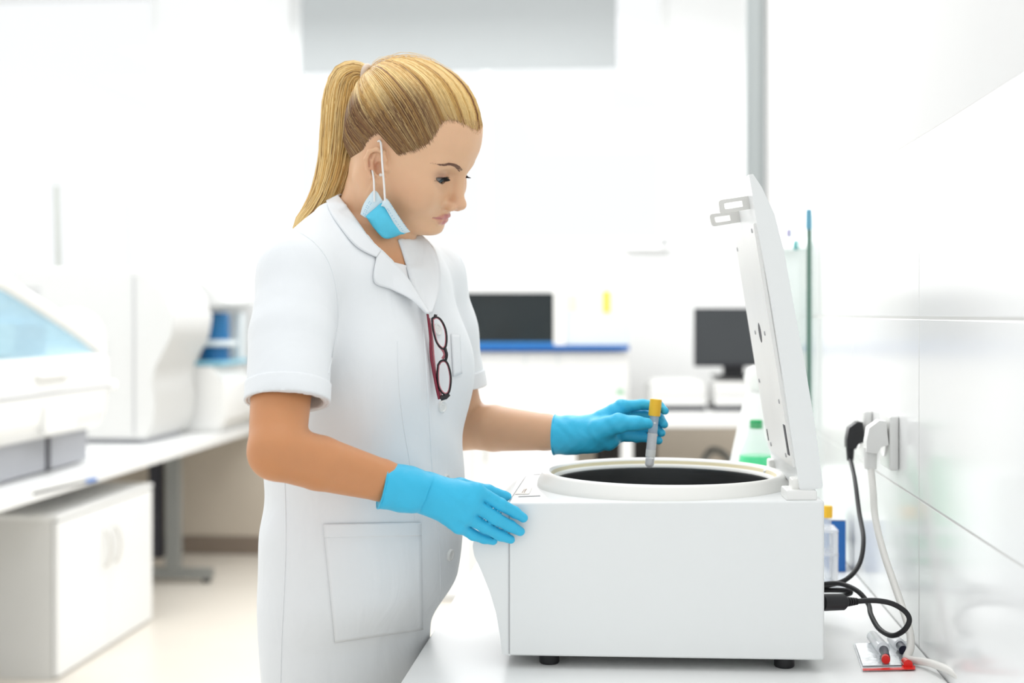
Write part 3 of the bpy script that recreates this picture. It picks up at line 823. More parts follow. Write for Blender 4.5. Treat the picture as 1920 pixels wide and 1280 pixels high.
# office chair pushed under the desk
chx = (1262 - CX) / FPX * 6.55
ch = thing('office_chair', 'dark office chair pushed under the back desk', 'chair', (chx, 6.55, 0), .5)
M_seat = mat('dark_fabric', (.045, .042, .04), .8, var=.2)
bm = bmesh.new(); bm_box(bm, (0, 0, .50), (.46, .46, .09), .04, 4); obj('seat', bm, M_seat, ch, smooth=50)
bm = bmesh.new(); bm_box(bm, (-.10, .26, .70), (.36, .06, .26), .03, 4, Matrix.Rotation(.1, 3, 'X')); obj('backrest', bm, M_seat, ch, smooth=50)
tube('column', [(0, 0, .10), (0, 0, .46)], .028, M_grey, ch, 12)
for k in range(5):
    a_ = k * 2 * math.pi / 5
    tube('leg', [(0, 0, .12), (.28 * math.cos(a_), .28 * math.sin(a_), .07)], [.025, .018], M_grey, ch, 10)
    bm = bmesh.new(); bmesh.ops.create_uvsphere(bm, u_segments=12, v_segments=8, radius=.03, matrix=Matrix.Translation((.28 * math.cos(a_), .28 * math.sin(a_), .03))); obj('castor', bm, M_black, ch, smooth=True)
tube('armrest', spline([(.24, -.1, .50), (.29, -.08, .62), (.29, .08, .66), (.24, .14, .50)], 5), .018, M_grey, ch, 10)

# ------------------------------------------------------------------ glassware on the counter behind the centrifuge
fx = PX(1418, 1000, 2.52)
fk = thing('flask', 'conical glass flask of green liquid with a green screw cap', 'flask', (fx[0], 2.52, CZ))
zt = CAMH + (HZ - 787) / FPX * 2.52 - CZ; zl = CAMH + (HZ - 853) / FPX * 2.52 - CZ
prof_f = [(.0, .001), (.060, .001), (.064, .006), (.062, .014), (.0325, zl), (.0165, zt - .032), (.0145, zt - .020), (.0145, zt - .004), (.0125, zt - .004)]
lathe('glass_body', prof_f, M_glass, fk, 40)
lathe('liquid', [(0, .003), (.058, .003), (.061, .008), (.0595, .015), (.0305, zl), (0, zl)], M_greenlq, fk, 40)
lathe('screw_cap', [(.0118, zt - .016), (.0118, zt - .001), (.0105, zt), (0, zt)], M_greencap, fk, 30)
wx = PX(1412, 1000, 2.78)
wb = thing('wash_bottle', 'white conical plastic bottle behind the green flask', 'bottle', (wx[0] + .010, 2.78, CZ))
zb = CAMH + (HZ - 735) / FPX * 2.78 - CZ
lathe('bottle_body', [(0, 0), (.10, 0), (.105, .01), (.095, .04), (.062, .13), (.032, zb - .03), (.022, zb), (0, zb)], mat('milky_plastic', (.86, .87, .85), .4), wb, 40)
lathe('round_stopper', [(.014, zb - .002), (.024, zb + .012), (.029, zb + .03), (.024, zb + .048), (.01, zb + .056), (0, zb + .057)], M_offw, wb, 30)

# test tube rack with yellow-capped tubes, blue box behind
rx = PX(1545, 1080, 2.26)
tr = thing('tube_rack', 'clear plastic test tube rack behind the centrifuge', 'rack', (rx[0], 2.26, CZ), -TH)
for z in (.001, .055, .094):
    box('shelf', (-.03, .0, z + .003), (.10, .06, .005), M_plastic, tr, .001)
for sx in (-.078, .016):
    for sy in (-.026, .026):
        box('pillar', (sx, sy, .049), (.007, .007, .096), M_frost, tr, .002)
def blood_tube(loc, lab, capm, tilt=None, h=.10, name='test_tube'):
    t = thing(name, lab, 'test tube', loc)
    prof = [(0, .0)] + [(.0063 * math.sin(a), .0063 - .0063 * math.cos(a)) for a in (.4, .8, 1.2, 1.57)] + [(.0063, h - .012), (.0058, h - .012)]
    lathe('glass_tube', prof, M_plastic, t, 20)
    lathe('tube_cap', [(.0062, h - .02), (.0085, h - .02), (.0088, h - .017), (.0088, h - .002), (.0078, h), (0, h)], capm, t, 20)
    return t
for k, (dx, dy, w) in enumerate(((.004, -.008, 'nearest the rack edge'), (-.018, .012, 'second in the rack'))):
    r = Vector((rx[0] + dx, 2.26 + dy, CZ + .008 + (.004 if k == 0 else .01)))
    blood_tube(r, 'yellow-capped tube ' + w + ' behind the centrifuge', M_yel, h=.125)
bxp = PX(1566, 1050, 2.42)
bb = thing('blue_box', 'small blue box against the tiled wall behind the tube rack', 'box', (bxp[0] - .002, 2.42, CZ), -TH)
box('carton', (0, 0, .046), (.03, .08, .092), M_blue, bb, .002)
box('lid_flap', (0, 0, .0935), (.031, .081, .003), mat('pale_carton', (.8, .82, .86), .6), bb, .001)

# blister pack lying by the cords
kp = PX(1655, 1237, 1.0)
def cp(px, py, z=CZ):
    D = (CAMH - z) * FPX / (py - HZ); return PX(px, py, D)
kq = cp(1655, 1235)
kit = thing('test_kit_pack', 'clear plastic test kit pack with a red edge on the counter', 'test kit', (kq[0], kq[1], CZ))
def kl(px, py, z=.0): q = cp(px, py); return (q[0] - kq[0], q[1] - kq[1], z)
def flat(name, pts, z, h, m):
    bm = bmesh.new(); A = [bm.verts.new(kl(x, y, z)) for x, y in pts]; Bv = [bm.verts.new(kl(x, y, z + h)) for x, y in pts]
    bm.faces.new(A); bm.faces.new(Bv)
    for i in range(len(A)): bm.faces.new((A[i], A[(i + 1) % len(A)], Bv[(i + 1) % len(A)], Bv[i]))
    return obj(name, bm, m, kit)
M_foil = mat('silver_foil', (.78, .80, .82), .18, metal=.7, var=.2, vscale=60, bump=.4, bscale=150)
flat('tray', [(1600, 1209), (1700, 1204), (1716, 1256), (1617, 1259)], .0006, .0012, M_plastic)
flat('printed_card', [(1604, 1210), (1690, 1206), (1703, 1250), (1618, 1252)], .0024, .0008, M_foil)
flat('red_edge', [(1617, 1257), (1690, 1255.5), (1692, 1251), (1716, 1252), (1716, 1258), (1618, 1260)], .0022, .0010, M_red)
q = [kl(1636, 1206, .010), kl(1656, 1230, .010)]
tube('blister', q, [.008, .009], M_plastic, kit, 14)
q = [kl(1657, 1231, .009), kl(1660, 1238, .009), kl(1661, 1246, .009)]
tube('black_stopper', q, [.0062, .0050, .0058], mat('navy_stopper', (.01, .01, .035), .35), kit, 14)
q = [kl(1660.5, 1246, .009), kl(1661, 1249.5, .009)]; tube('red_ring', q, .0055, M_red, kit, 14)
q = [kl(1674, 1209, .009), kl(1688, 1222, .009)]; tube('blister', q, [.008, .0085], M_plastic, kit, 14)
q = [kl(1688, 1222, .009), kl(1694, 1231, .009)]; tube('black_stopper', q, [.006, .006], mat('navy_stopper', (.01, .01, .035), .35), kit, 14)
q = [kl(1696, 1247, .006), kl(1703, 1254, .006)]; tube('red_dropper', q, [.0045, .006], M_red, kit, 14)

# ------------------------------------------------------------------ the person
def rotm(ax, a):
    return np.array(Matrix.Rotation(a, 3, ax))
YAW, PIT, ROL = math.radians(20), math.radians(26), math.radians(10)
RH = (rotm('Z', -YAW) @ rotm('Y', PIT) @ rotm('X', ROL)).astype(f32)
HC = (PX(717, 303, 1.80) - RH @ np.array([.004, -.070, 0])).astype(f32)
HS = 1.0
def HW(p): return HC + RH @ (np.asarray(p, float) * HS)       # head local -> world
def to_head(P): return (P - HC) @ RH / f32(HS)

hz_ = [-.0860, -.0835, -.0800, -.0740, -.0645, -.0515, -.040, -.020, .000, .018, .030, .050, .075, .095, .110, .120, .124]
hxf = [.053, .064, .0745, .0820, .0830, .0865, .0875, .0865, .0865, .0895, .0950, .0975, .0930, .0810, .0590, .0250, .0050]
hxb = [.030, .022, .012, .000, -.015, -.038, -.055, -.067, -.076, -.081, -.0835, -.085, -.0825, -.0730, -.0560, -.0330, -.0150]
hw_ = [.010, .020, .030, .040, .0505, .0575, .0620, .0660, .0690, .0705, .0715, .0725, .0690, .0580, .0420, .0220, .0080]
hxc = [.045, .045, .040, .030, .018, .008, .002, .000, -.002, -.006, -.010, -.012, -.012, -.010, -.008, -.006, -.005]
def head_base(q):
    x, y, z = q[:, 0], np.abs(q[:, 1]), q[:, 2]
    zc = np.clip(z, hz_[0], hz_[-1])
    xf, xb, w, xc = pchip(zc, hz_, hxf), pchip(zc, hz_, hxb), pchip(zc, hz_, hw_), pchip(zc, hz_, hxc)
    dx = x - xc
    a = np.where(dx > 0, xf - xc, xc - xb)
    n = np.where(dx > 0, 2.15, 2.1)
    rho = (np.abs(dx / a) ** n + (y / w) ** n) ** (1 / n)
    rr = np.sqrt(dx * dx + y * y)
    d = np.where(rr > 1e-5, rr * (1 - 1 / np.maximum(rho, 1e-4)), -np.minimum(a, w))
    d = np.where(rho < .15, -np.minimum(a, w) * .85, d)
    dz = np.maximum(z - hz_[-1], hz_[0] - z)
    return np.where(dz > 0, np.sqrt(np.maximum(d, 0) ** 2 + dz * dz), np.maximum(d * .8, dz))
EYE = np.array([.0690, .0305, .0050]); ER = .0118
def ear_sdf(q, s):
    """s=-1 near (right) ear"""
    k = .80
    u = np.array([.906, -.42 * s * 1.0, 0]); w_ = np.array([.42, .906 * s, 0])
    v = np.array([-.46, 0, .888]); v = v - w_ * (v @ w_); v /= np.linalg.norm(v); u = np.cross(v, w_) * (1 if s < 0 else -1)
    if u[0] < 0: u = -u
    c = np.array([.004, s * .0740, -.009])
    B = np.stack([u, v, w_], 1).astype(f32)
    e = (q - c.astype(f32)) @ B / f32(k)
    hel = [(.009, -.002, .001), (.013, .012, .002), (.011, .026, .0016), (.001, .033, .002), (-.012, .030, .003), (-.0195, .018, .004), (-.0195, .001, .004), (-.014, -.014, .003), (-.007, -.024, .001)]
    d = ellip(e, (-.003, .004, -.0045), (.0165, .0300, .0052))
    d = smin(d, ellip(e, (.001, -.025, -.001), (.0095, .0105, .0048)), .006)
    d = smax(d, -ellip(e, (-.003, .004, .006), (.0145, .0260, .0070)), .003)
    d = smin(d, chain(e, hel, [.0024, .0032, .0036, .0036, .0036, .0034, .0032, .0030, .0028], .003), .002)
    ah = [(-.004, .024, .0), (-.010, .014, .001), (-.0115, .002, .001), (-.008, -.010, .0005), (.000, -.0155, .000), (.006, -.014, .000)]
    d = smin(d, chain(e, ah, [.0022, .0028, .0030, .0030, .0032, .0030], .003), .003)
    d = smax(d, -ellip(e, (.001, -.001, -.001), (.0085, .0110, .0075)), .003)
    d = smin(d, ellip(e, (.0135, -.002, -.001), (.0045, .0070, .0060)), .004)
    return d * k
def head_sdf(q):
    d = head_base(q)
    m = np.flatnonzero((q[:, 0] > .0) & (q[:, 2] < .05) & (d < .045) & (d > -.03))
    if len(m): d[m] = face_sdf(q[m], d[m])
    for s in (-1, 1):
        m = np.flatnonzero(((q - np.array([.002, s * .074, -.009], f32)) ** 2).sum(1) < .045 ** 2)
        if len(m): d[m] = smin(d[m], ear_sdf(q[m], s), .004)
    return d
def face_sdf(q, d):
    y = np.abs(q[:, 1]); qa = np.stack([q[:, 0], y, q[:, 2]], 1)
    # cheeks, chin, jaw
    d = smin(d, ellip(qa, (.052, .043, -.020), (.028, .020, .026)), .030)
    d = smin(d, ellip(qa, (.0715, .0, -.0720), (.0122, .0150, .0112)), .020)
    d = smin(d, rcone(qa, (.010, .050, -.047), (.060, .020, -.0730), .012, .0100), .022)
    # brow
    d = smin(d, rcone(qa, (.0850, .006, .024), (.0700, .043, .025), .0070, .0060), .014)
    # eye sockets
    d = smax(d, -ellip(qa, (.0955, .0300, .0060), (.0150, .0190, .0120)), .016)
    # nose
    nose = rcone(qa, (.0850, 0, .019), (.0990, 0, -.023), .0066, .0080)
    nose = smin(nose, ellip(qa, (.1020, 0, -.0248), (.0096, .0090, .0082)), .006)
    nose = smin(nose, ellip(qa, (.0950, .0115, -.0300), (.0085, .0062, .0068)), .005)
    nose = smin(nose, rcone(qa, (.087, 0, -.037), (.1005, 0, -.0315), .0040, .0040), .004)
    d = smin(d, nose, .010)
    d = smax(d, -ellip(qa, (.0965, .0062, -.0362), (.0046, .0026, .0032)), .002)
    d = smax(d, -rcone(qa, (.0950, .0195, -.0290), (.0890, .0170, -.0375), .0022, .0022), .005)
    # lips
    ul = chain(qa, [(.0885, 0, -.0495), (.0868, .010, -.0498), (.0775, .0215, -.0525)], [.0036, .0032, .0012], .003)
    ll = chain(qa, [(.0862, 0, -.0572), (.0845, .009, -.0568), (.0775, .0210, -.0535)], [.0046, .0040, .0010], .003)
    d = smin(d, ul, .004); d = smin(d, ll, .005)
    d = smax(d, -chain(qa, [(.0945, 0, -.0532), (.0912, .010, -.0530), (.0805, .0230, -.0532)], [.0014, .0014, .0012], 0), .0022)
    d = smax(d, -rcone(qa, (.0970, 0, -.0410), (.0962, 0, -.0455), .0018, .0018), .004)
    # lids
    lid = sph(qa, EYE, ER + .0018)
    d = smin(d, lid, .0038)
    ey = qa[:, 1] - EYE[1]; ez = qa[:, 2] - EYE[2]
    sh = 1 - (ey / .0140) ** 2
    zu, zl = .0026 * sh + .0003 - ey * .02, -.0062 * sh + .0003 - ey * .02
    al = np.maximum(np.maximum(ez - zu, zl - ez), np.abs(ey) - .0140)
    carve = np.maximum(np.maximum(al, -sph(qa, EYE, ER - .0008)), EYE[0] - qa[:, 0])
    d = np.maximum(d, -carve)
    # upper lid crease
    d = smax(d, -chain(qa, [(EYE[0] + .0115, EYE[1] - .010, EYE[2] + .0062), (EYE[0] + .0125, EYE[1], EYE[2] + .0074), (EYE[0] + .008, EYE[1] + .0115, EYE[2] + .0058)], [.0010, .0012, .0008], 0), .002)
    return d

# torso frame
PSI = math.radians(30)
LAT = np.array([math.sin(PSI), math.cos(PSI)], f32); FRO = np.array([math.cos(PSI), -math.sin(PSI)], f32)
tz = [.40, .60, .80, .90, .98, 1.05, 1.12, 1.20, 1.28, 1.34, 1.40, 1.44, 1.475, 1.49]
tA = [.152, .150, .148, .152, .166, .165, .158, .156, .158, .158, .154, .132, .080, .05]
tB = [.090, .086, .082, .086, .112, .118, .117, .118, .114, .108, .098, .082, .060, .04]
tcx = [-.230, -.229, -.228, -.229, -.2115, -.207, -.203, -.2035, -.2050, -.206, -.207, -.208, -.214, -.216]
def tframe(P, zc=None):
    z = np.clip(P[:, 2], tz[0], tz[-1])
    cx = pchip(z, tz, tcx)
    dx = P[:, 0] - cx; dy = P[:, 1] - f32(1.868)
    return dx * LAT[0] + dy * LAT[1], dx * FRO[0] + dy * FRO[1], z
def torso(P, off):
    l, f, z = tframe(P)
    A, B = pchip(z, tz, tA) + off, pchip(z, tz, tB) + off
    n = 2.25
    rho = (np.abs(l / A) ** n + np.abs(f / B) ** n) ** (1 / n)
    rr = np.sqrt(l * l + f * f)
    d = np.where(rho > .15, rr * (1 - 1 / np.maximum(rho, 1e-4)), -B * .85)
    dz = np.maximum(P[:, 2] - tz[-1] - off, tz[0] - P[:, 2])
    d = np.where(dz > 0, np.sqrt(np.maximum(d, 0) ** 2 + dz * dz), np.maximum(d * .9, dz))
    q = np.stack([np.abs(l), f, P[:, 2]], 1)
    d = smin(d, ellip(q, (.070, .060, 1.275), (.066 + off, .054 + off, .066 + off)), .05)
    return d
def TF(l, f, z):
    cx = float(pchip(np.array([z]), tz, tcx)[0])
    return np.array([cx + l * LAT[0] + f * FRO[0], 1.868 + l * LAT[1] + f * FRO[1], z])
# arms
SN, EN, WN = PX(560, 515, 1.735), PX(519, 846, 1.585), PX(792, 921, 1.695)
SF, EF, WF = PX(800, 520, 2.00), PX(866, 798, 2.05), PX(1092, 815, 1.925)
NA, NB, NC = PX(722, 330, 1.865), PX(694, 432, 1.870), PX(684, 505, 1.885)
# near hand on the centrifuge corner
H1 = dict(
    index=[(893, 920, 1.690), (938, 945, 1.706), (965, 960, 1.7185), (981, 971, 1.7225)],
    middle=[(884, 942, 1.684), (928, 971, 1.703), (957, 986, 1.7175), (975, 996, 1.7225)],
    ring=[(872, 965, 1.687), (909, 988, 1.705), (938, 1003, 1.7185), (957, 1011, 1.7230)],
    pinky=[(860, 985, 1.695), (887, 1002, 1.709), (908, 1010, 1.7195), (925, 1014, 1.7235)])
T1 = [(825, 918, 1.715), (862, 912, 1.742), (915, 922, 1.765), (950, 931, 1.772)]
FR = dict(index=[.0094, .0078, .0071, .0060], middle=[.0096, .0080, .0073, .0062], ring=[.0092, .0077, .0070, .0058], pinky=[.0084, .0070, .0062, .0053])
def pts(L): return [PX(*a) for a in L]
def hand1(P):
    d = None
    for k, L in H1.items():
        p = pts(L)
        e = chain(P, p, FR[k], .003)
        d = e if d is None else smin(d, e, .0006)
    w = WN
    palm = None
    for k, L in H1.items():
        p = PX(*L[0]); e = rcone(P, w * .85 + p * .15, p, .0175, .0108)
        palm = e if palm is None else smin(palm, e, .012)
    d = smin(d, palm, .005)
    tp = pts(T1)
    d = smin(d, chain(P, tp, [.0150, .0112, .0092, .0066], .004), .008)
    d = smin(d, rcone(P, w * 1.0, PX(845, 938, 1.693), .0235, .0185), .016)
    return d
H2 = dict(
    index=[(1165, 763, 1.918), (1206, 758, 1.926), (1236, 761, 1.920), (1246, 770, 1.911)],
    middle=[(1166, 778, 1.932), (1208, 778, 1.936), (1237, 784, 1.926), (1245, 795, 1.914)],
    ring=[(1161, 798, 1.938), (1203, 800, 1.938), (1231, 803, 1.929), (1241, 811, 1.918)],
    pinky=[(1154, 817, 1.936), (1193, 820, 1.936), (1222, 822, 1.928), (1236, 826, 1.918)])
T2 = [(1122, 806, 1.905), (1160, 793, 1.887), (1192, 793, 1.884), (1213, 794, 1.888)]
def hand2(P):
    d = None
    for k, L in H2.items():
        e = chain(P, pts(L), [r * .98 for r in FR[k]], .003)
        d = e if d is None else smin(d, e, .002)
    palm = None
    for k, L in H2.items():
        p = PX(*L[0]); e = rcone(P, WF * .8 + p * .2, p, .0180, .0112)
        palm = e if palm is None else smin(palm, e, .012)
    d = smin(d, palm, .005)
    d = smin(d, chain(P, pts(T2), [.0175, .0135, .0100, .0084], .005), .007)
    d = smin(d, rcone(P, WF, PX(1140, 822, 1.918), .0225, .0170), .014)
    return d
def near(P, fn, c, r):
    """evaluate fn only close by; elsewhere the distance to its bounding ball"""
    c = np.asarray(c, f32)
    s = np.sqrt(((P - c) ** 2).sum(1)) - r
    out = np.maximum(s, 0) + f32(.02)
    m = s < .03
    if m.any(): out[m] = fn(P[m])
    return out
HB1 = (PX(890, 950, 1.70), .14); HB2 = (PX(1165, 795, 1.915), .14)
FAN = ([EN, EN * .72 + WN * .28, EN * .30 + WN * .70, WN], [.0335, .0332, .0262, .0215])
FAF = ([EF, EF * .72 + WF * .28, EF * .30 + WF * .70, WF], [.0345, .0350, .0268, .0222])
def fore(P, FA, grow=0.0): return chain(P, FA[0], [r + grow for r in FA[1]], .003)
def arm_n(P): return smin(chain(P, [SN, SN * .45 + EN * .55 + np.array([-.005, 0, 0]), EN], [.0420, .0385, .0335], .006), fore(P, FAN), .008)
def arm_f(P): return smin(chain(P, [SF, SF * .45 + EF * .55, EF], [.0460, .0390, .0355], .006), fore(P, FAF), .012)
def neck(P):
    nk = chain(P, [NA, NB, NC], [.0500, .0500, .0620], .02)
    scm = chain(P, [HW((-.022, -.058, -.035)), PX(714, 425, 1.812), PX(742, 486, 1.826)], [.0120, .0100, .0065], .01)
    scm2 = chain(P, [HW((-.022, .058, -.035)), PX(752, 484, 1.880)], [.0120, .0065], .01)
    return smin(smin(nk, scm, .014), scm2, .016)
def trunk(P):
    return smin(torso(P, -.016), rcone(P, TF(-.03, .066, 1.425), TF(-.14, .02, 1.425), .006, .008), .02)
def body_sdf(P):
    d = near(P, lambda Q: head_sdf(to_head(Q)) * f32(HS), HW((0, 0, .005)), .150)
    d = smin(d, near(P, neck, (NA + NC) / 2, .19), .016)
    low = np.flatnonzero(P[:, 2] < 1.56)
    if len(low):
        Q = P[low]; e = d[low]
        e = smin(e, trunk(Q), .028)
        e = smin(e, near(Q, arm_n, (SN + EN + WN) / 3, .24), .02)
        e = smin(e, near(Q, arm_f, (SF + EF + WF) / 3, .24), .02)
        e = smin(e, near(Q, lambda R_: hand1(R_) + .0016, *HB1), .006)
        e = smin(e, near(Q, lambda R_: hand2(R_) + .0016, *HB2), .006)
        d[low] = e
    return d
hmin = HC - .16; 
xs = axis_arr([(-.42, HC[0] - .135, .0038), (HC[0] - .135, HC[0] + .145, .0014), (HC[0] + .145, .26, .0038)])
ys = axis_arr([(1.50, HC[1] - .120, .0038), (HC[1] - .120, HC[1] + .115, .0014), (HC[1] + .115, 2.13, .0038)])
zs = axis_arr([(.40, .98, .010), (.98, HC[2] - .135, .0036), (HC[2] - .135, HC[2] + .135, .0014)])
BV, BF = snets(body_sdf, xs, ys, zs, lip=1.15)

# skin tints: face with make-up, tanned forearms
q = to_head(BV.astype(f32)); qa = np.stack([q[:, 0], np.abs(q[:, 1]), q[:, 2]], 1)
face = np.array([.76, .475, .295]); arm = np.array([.60, .275, .125]); neckc = np.array([.62, .34, .19])
cols = np.tile(arm, (len(BV), 1))
hd_m = np.clip(1 - np.maximum(np.linalg.norm(q - np.array([.03, 0, .02], f32), axis=1) - .11, 0) / .03, 0, 1)[:, None]
nk_m = np.clip((BV[:, 2] - 1.40) / .05, 0, 1)[:, None]
cols = cols * (1 - nk_m) + neckc * nk_m
cols = cols * (1 - hd_m) + face * hd_m
def blob(c, r, col, k=1.0):
    global cols
    m = np.exp(-(((qa - np.array(c)) / np.array(r)) ** 2).sum(1) * 1.2)[:, None] * k
    cols = cols * (1 - m) + np.array(col) * m
blob((.050, .055, -.022), (.03, .03, .022), (.66, .34, .20), .45)          # blush
blob((.100, .0, -.028), (.012, .016, .010), (.68, .38, .27), .5)
blob((EYE[0] + .010, EYE[1] + .006, EYE[2] + .004), (.012, .015, .0075), (.30, .16, .13), .60)   # eye shadow
fr_ = (BV[:, 0] > EF[0] - .05) & (BV[:, 1] > 1.86) & (BV[:, 2] < 1.35)
cols[fr_] = np.array([.66, .40, .25])
# lips
lipd = np.minimum(chain(qa.astype(f32), [(.0885, 0, -.0495), (.0868, .010, -.0498), (.0775, .0215, -.0527)], [.0036, .0030, .0010], 0),
                  chain(qa.astype(f32), [(.0862, 0, -.0572), (.0845, .009, -.0568), (.0775, .0210, -.0535)], [.0046, .0040, .0008], 0))
lm = np.clip(1 - (lipd - .0006) / .0016, 0, 1)[:, None] * (q[:, 0] > .07)[:, None]
cols = cols * (1 - lm) + np.array([.55, .21, .20]) * lm
# dark rim of the eyes
sh = 1 - ((qa[:, 1] - EYE[1]) / .0145) ** 2
ez = qa[:, 2] - EYE[2]
rimd = np.minimum(np.abs(ez - (.0026 * sh + .0008)), np.abs(ez - (-.0062 * sh)) * 1.8)
rm = np.clip(1.25 - rimd / .0013, 0, 1) * (np.abs(qa[:, 1] - EYE[1]) < .0155) * (q[:, 0] > .066) * (sh > -.1)
cols = cols * (1 - .85 * rm[:, None]) + np.array([.03, .018, .018]) * .85 * rm[:, None]
blob((-.004, .072, -.008), (.008, .012, .013), (.50, .17, .11), .6)
M_skin = mat('skin', (1, 1, 1), .42, spec=.35, var=.035, vscale=60, bump=.06, bscale=500, sss=.18, attr='tint')
per = thing('person', 'person in white short-sleeved lab coat and blue gloves holding a tube over the centrifuge', 'person', (-.28, 1.868, 0))
def adopt(o):
    o.parent = per; o.matrix_parent_inverse = Matrix.Translation(-per.location); return o
body_o = adopt(from_arrays('body', BV, BF, M_skin, None, True, cols))
BODY = BVHTree.FromPolygons([tuple(v) for v in BV], [tuple(f) for f in BF])

# eyes
M_eye = mat('eye', (1, 1, 1), .08, spec=.6, var=.02, attr='tint')
for s in (-1, 1):
    bm = bmesh.new(); bmesh.ops.create_uvsphere(bm, u_segments=64, v_segments=48, radius=ER - .0003)
    V = np.array([v.co for v in bm.verts]); Fq = [[v.index for v in f.verts] for f in bm.faces]; bm.free()
    gaze = np.array([.90, -.12, -.42]); gaze /= np.linalg.norm(gaze)
    ang = np.arccos(np.clip(V @ gaze / np.linalg.norm(V, axis=1), -1, 1))
    c = np.tile(np.array([.72, .68, .66]), (len(V), 1))
    c[ang < .56] = (.05, .09, .11); c[ang < .44] = (.16, .24, .27); c[ang < .20] = (.004, .004, .005)
    V = V + gaze * (np.clip(.5 - ang, 0, 1) * .0012)[:, None]
    Wv = np.array([HW(v + np.array([EYE[0], s * EYE[1], EYE[2]])) for v in V])
    me = bpy.data.meshes.new('eye'); me.from_pydata([tuple(v) for v in Wv], [], Fq)
    for p_ in me.polygons: p_.use_smooth = True
    at_ = me.color_attributes.new('tint', 'FLOAT_COLOR', 'POINT')
    at_.data.foreach_set('color', np.concatenate([c, np.ones((len(c), 1))], 1).astype(f32).ravel())
    me.materials.append(M_eye); adopt(link(bpy.data.objects.new('eye', me)))

# strands
def strands(name, paths, rad, material, cols, sides=3, parent=None):
    """paths (N,K,3), rad (N,K), cols (N,K,3)"""
    N, K, _ = paths.shape
    t = np.gradient(paths, axis=1); t /= np.linalg.norm(t, axis=2, keepdims=True) + 1e-9
    ref = np.array([.3, -.9, .2]); u = np.cross(t, ref); u /= np.linalg.norm(u, axis=2, keepdims=True) + 1e-9
    w = np.cross(t, u)
    V = np.stack([paths + rad[..., None] * (u * math.cos(2 * math.pi * k / sides) + w * math.sin(2 * math.pi * k / sides)) for k in range(sides)], 2)
    C = np.repeat(cols[:, :, None, :], sides, 2)
    base = (np.arange(N)[:, None, None] * K + np.arange(K - 1)[None, :, None]) * sides
    k0 = np.arange(sides)[None, None, :]; k1 = (k0 + 1) % sides
    F = np.stack([base + k0, base + k1, base + sides + k1, base + sides + k0], -1).reshape(-1, 4)
    return from_arrays(name, V.reshape(-1, 3), F, material, parent, True, C.reshape(-1, 3))
rng = np.random.default_rng(7)
def surf_x(y, z):
    y, z = np.asarray(y, float), np.asarray(z, float)
    x = np.full(y.shape, .15)
    for _ in range(60):
        Q = np.stack([x, y, z], 1).astype(f32); d = head_sdf(Q); x = x - np.maximum(d, 0) * .7
    return x
M_brow = mat('brow_hair', (.27, .15, .105), .6, var=.1)
M_lash = mat('lash', (.012, .009, .009), .5)
for s in (-1, 1):
    n = 170
    t = rng.random(n) * (1 if s < 0 else .55) + (0 if s < 0 else .45); ww = (rng.random(n) - .5) * (1 - .55 * t)
    by = s * (.0125 + t * .0375); bz = .0215 + .0085 * np.sin(np.clip(t * 1.35, 0, 1) * math.pi / 2 * 1.25) - .0035 * np.clip(t - .6, 0, 1) / .4 * 1.0 + ww * .0052
    y1 = by + s * .0052; z1 = bz + .0016 * (1 - 2.2 * t) + .0004
    x0 = surf_x(by, bz); x1 = surf_x(y1, z1)
    A = np.stack([x0 + .0002, by, bz], 1); Bq = np.stack([x1 + .0006, y1, z1], 1)
    Pp = np.stack([A, (A + Bq) / 2 + np.array([.0004, 0, 0]), Bq], 1)
    Pp = np.array([[HW(v) for v in r] for r in Pp])
    R = np.tile(np.array([.00030, .00026, .0001]), (n, 1))
    adopt(strands('eyebrow', Pp, R, M_brow, np.ones((n, 3, 3)), 3))
    n = 46
    ey = np.linspace(-.0125, .0140, n); sh = 1 - (ey / .0140) ** 2
    z0 = EYE[2] + .0026 * sh + .0006; y0 = EYE[1] + ey
    xx = EYE[0] + np.sqrt(np.maximum((ER + .0012) ** 2 - ey ** 2 - (z0 - EYE[2]) ** 2, 1e-6))
    L = .0055 + .0035 * (ey + .0125) / .0265
    fan = ey / .014
    A = np.stack([xx - .0002, s * y0, z0], 1)
    B1 = A + np.stack([L * .62, s * fan * L * .35, -L * .34], 1); B2 = A + np.stack([L * .98, s * fan * L * .75, -L * .30], 1)
    Pp = np.array([[HW(v) for v in r] for r in np.stack([A, B1, B2], 1)])
    adopt(strands('eyelashes', Pp, np.tile(np.array([.00030, .00022, .00006]), (n, 1)), M_lash, np.ones((n, 3, 3)), 3))

# ------------------------------------------------------------------ hair
HCen = np.array([-.006, 0, .028])
def rsurf(dirs):
    lo = np.full(len(dirs), .02); hi = np.full(len(dirs), .20)
    for _ in range(22):
        m = (lo + hi) / 2; dd_ = head_base((HCen + dirs * m[:, None]).astype(f32))
        lo = np.where(dd_ < 0, m, lo); hi = np.where(dd_ < 0, hi, m)
    return (lo + hi) / 2
TIEW = PX(689, 141, 1.875); TIE = (RH.T @ (TIEW - HC)) / HS
print('TIE local', TIE)
tie_dir = (TIE - HCen) / np.linalg.norm(TIE - HCen)
hl = [(.0850, 0, .081), (.0830, -.014, .083), (.0760, -.030, .0880), (.0650, -.043, .0890), (.0570, -.052, .079), (.0555, -.059, .058), (.0470, -.065, .040), (.0330, -.070, .028), (.0210, -.073, .019), (.0120, -.0745, .024), (.0020, -.075, .034), (-.0130, -.075, .036), (-.0270, -.074, .024), (-.0360, -.071, .004), (-.0400, -.066, -.018), (-.0450, -.058, -.034), (-.0530, -.040, -.042), (-.0590, -.018, -.044), (-.0610, 0, -.044)]
hln = np.array(hl); half = np.array([tuple(v) for v in spline([Vector(v) for v in hl], 10)])
seg = np.concatenate([[0], np.cumsum(np.linalg.norm(np.diff(half, axis=0), axis=1))]); seg /= seg[-1]
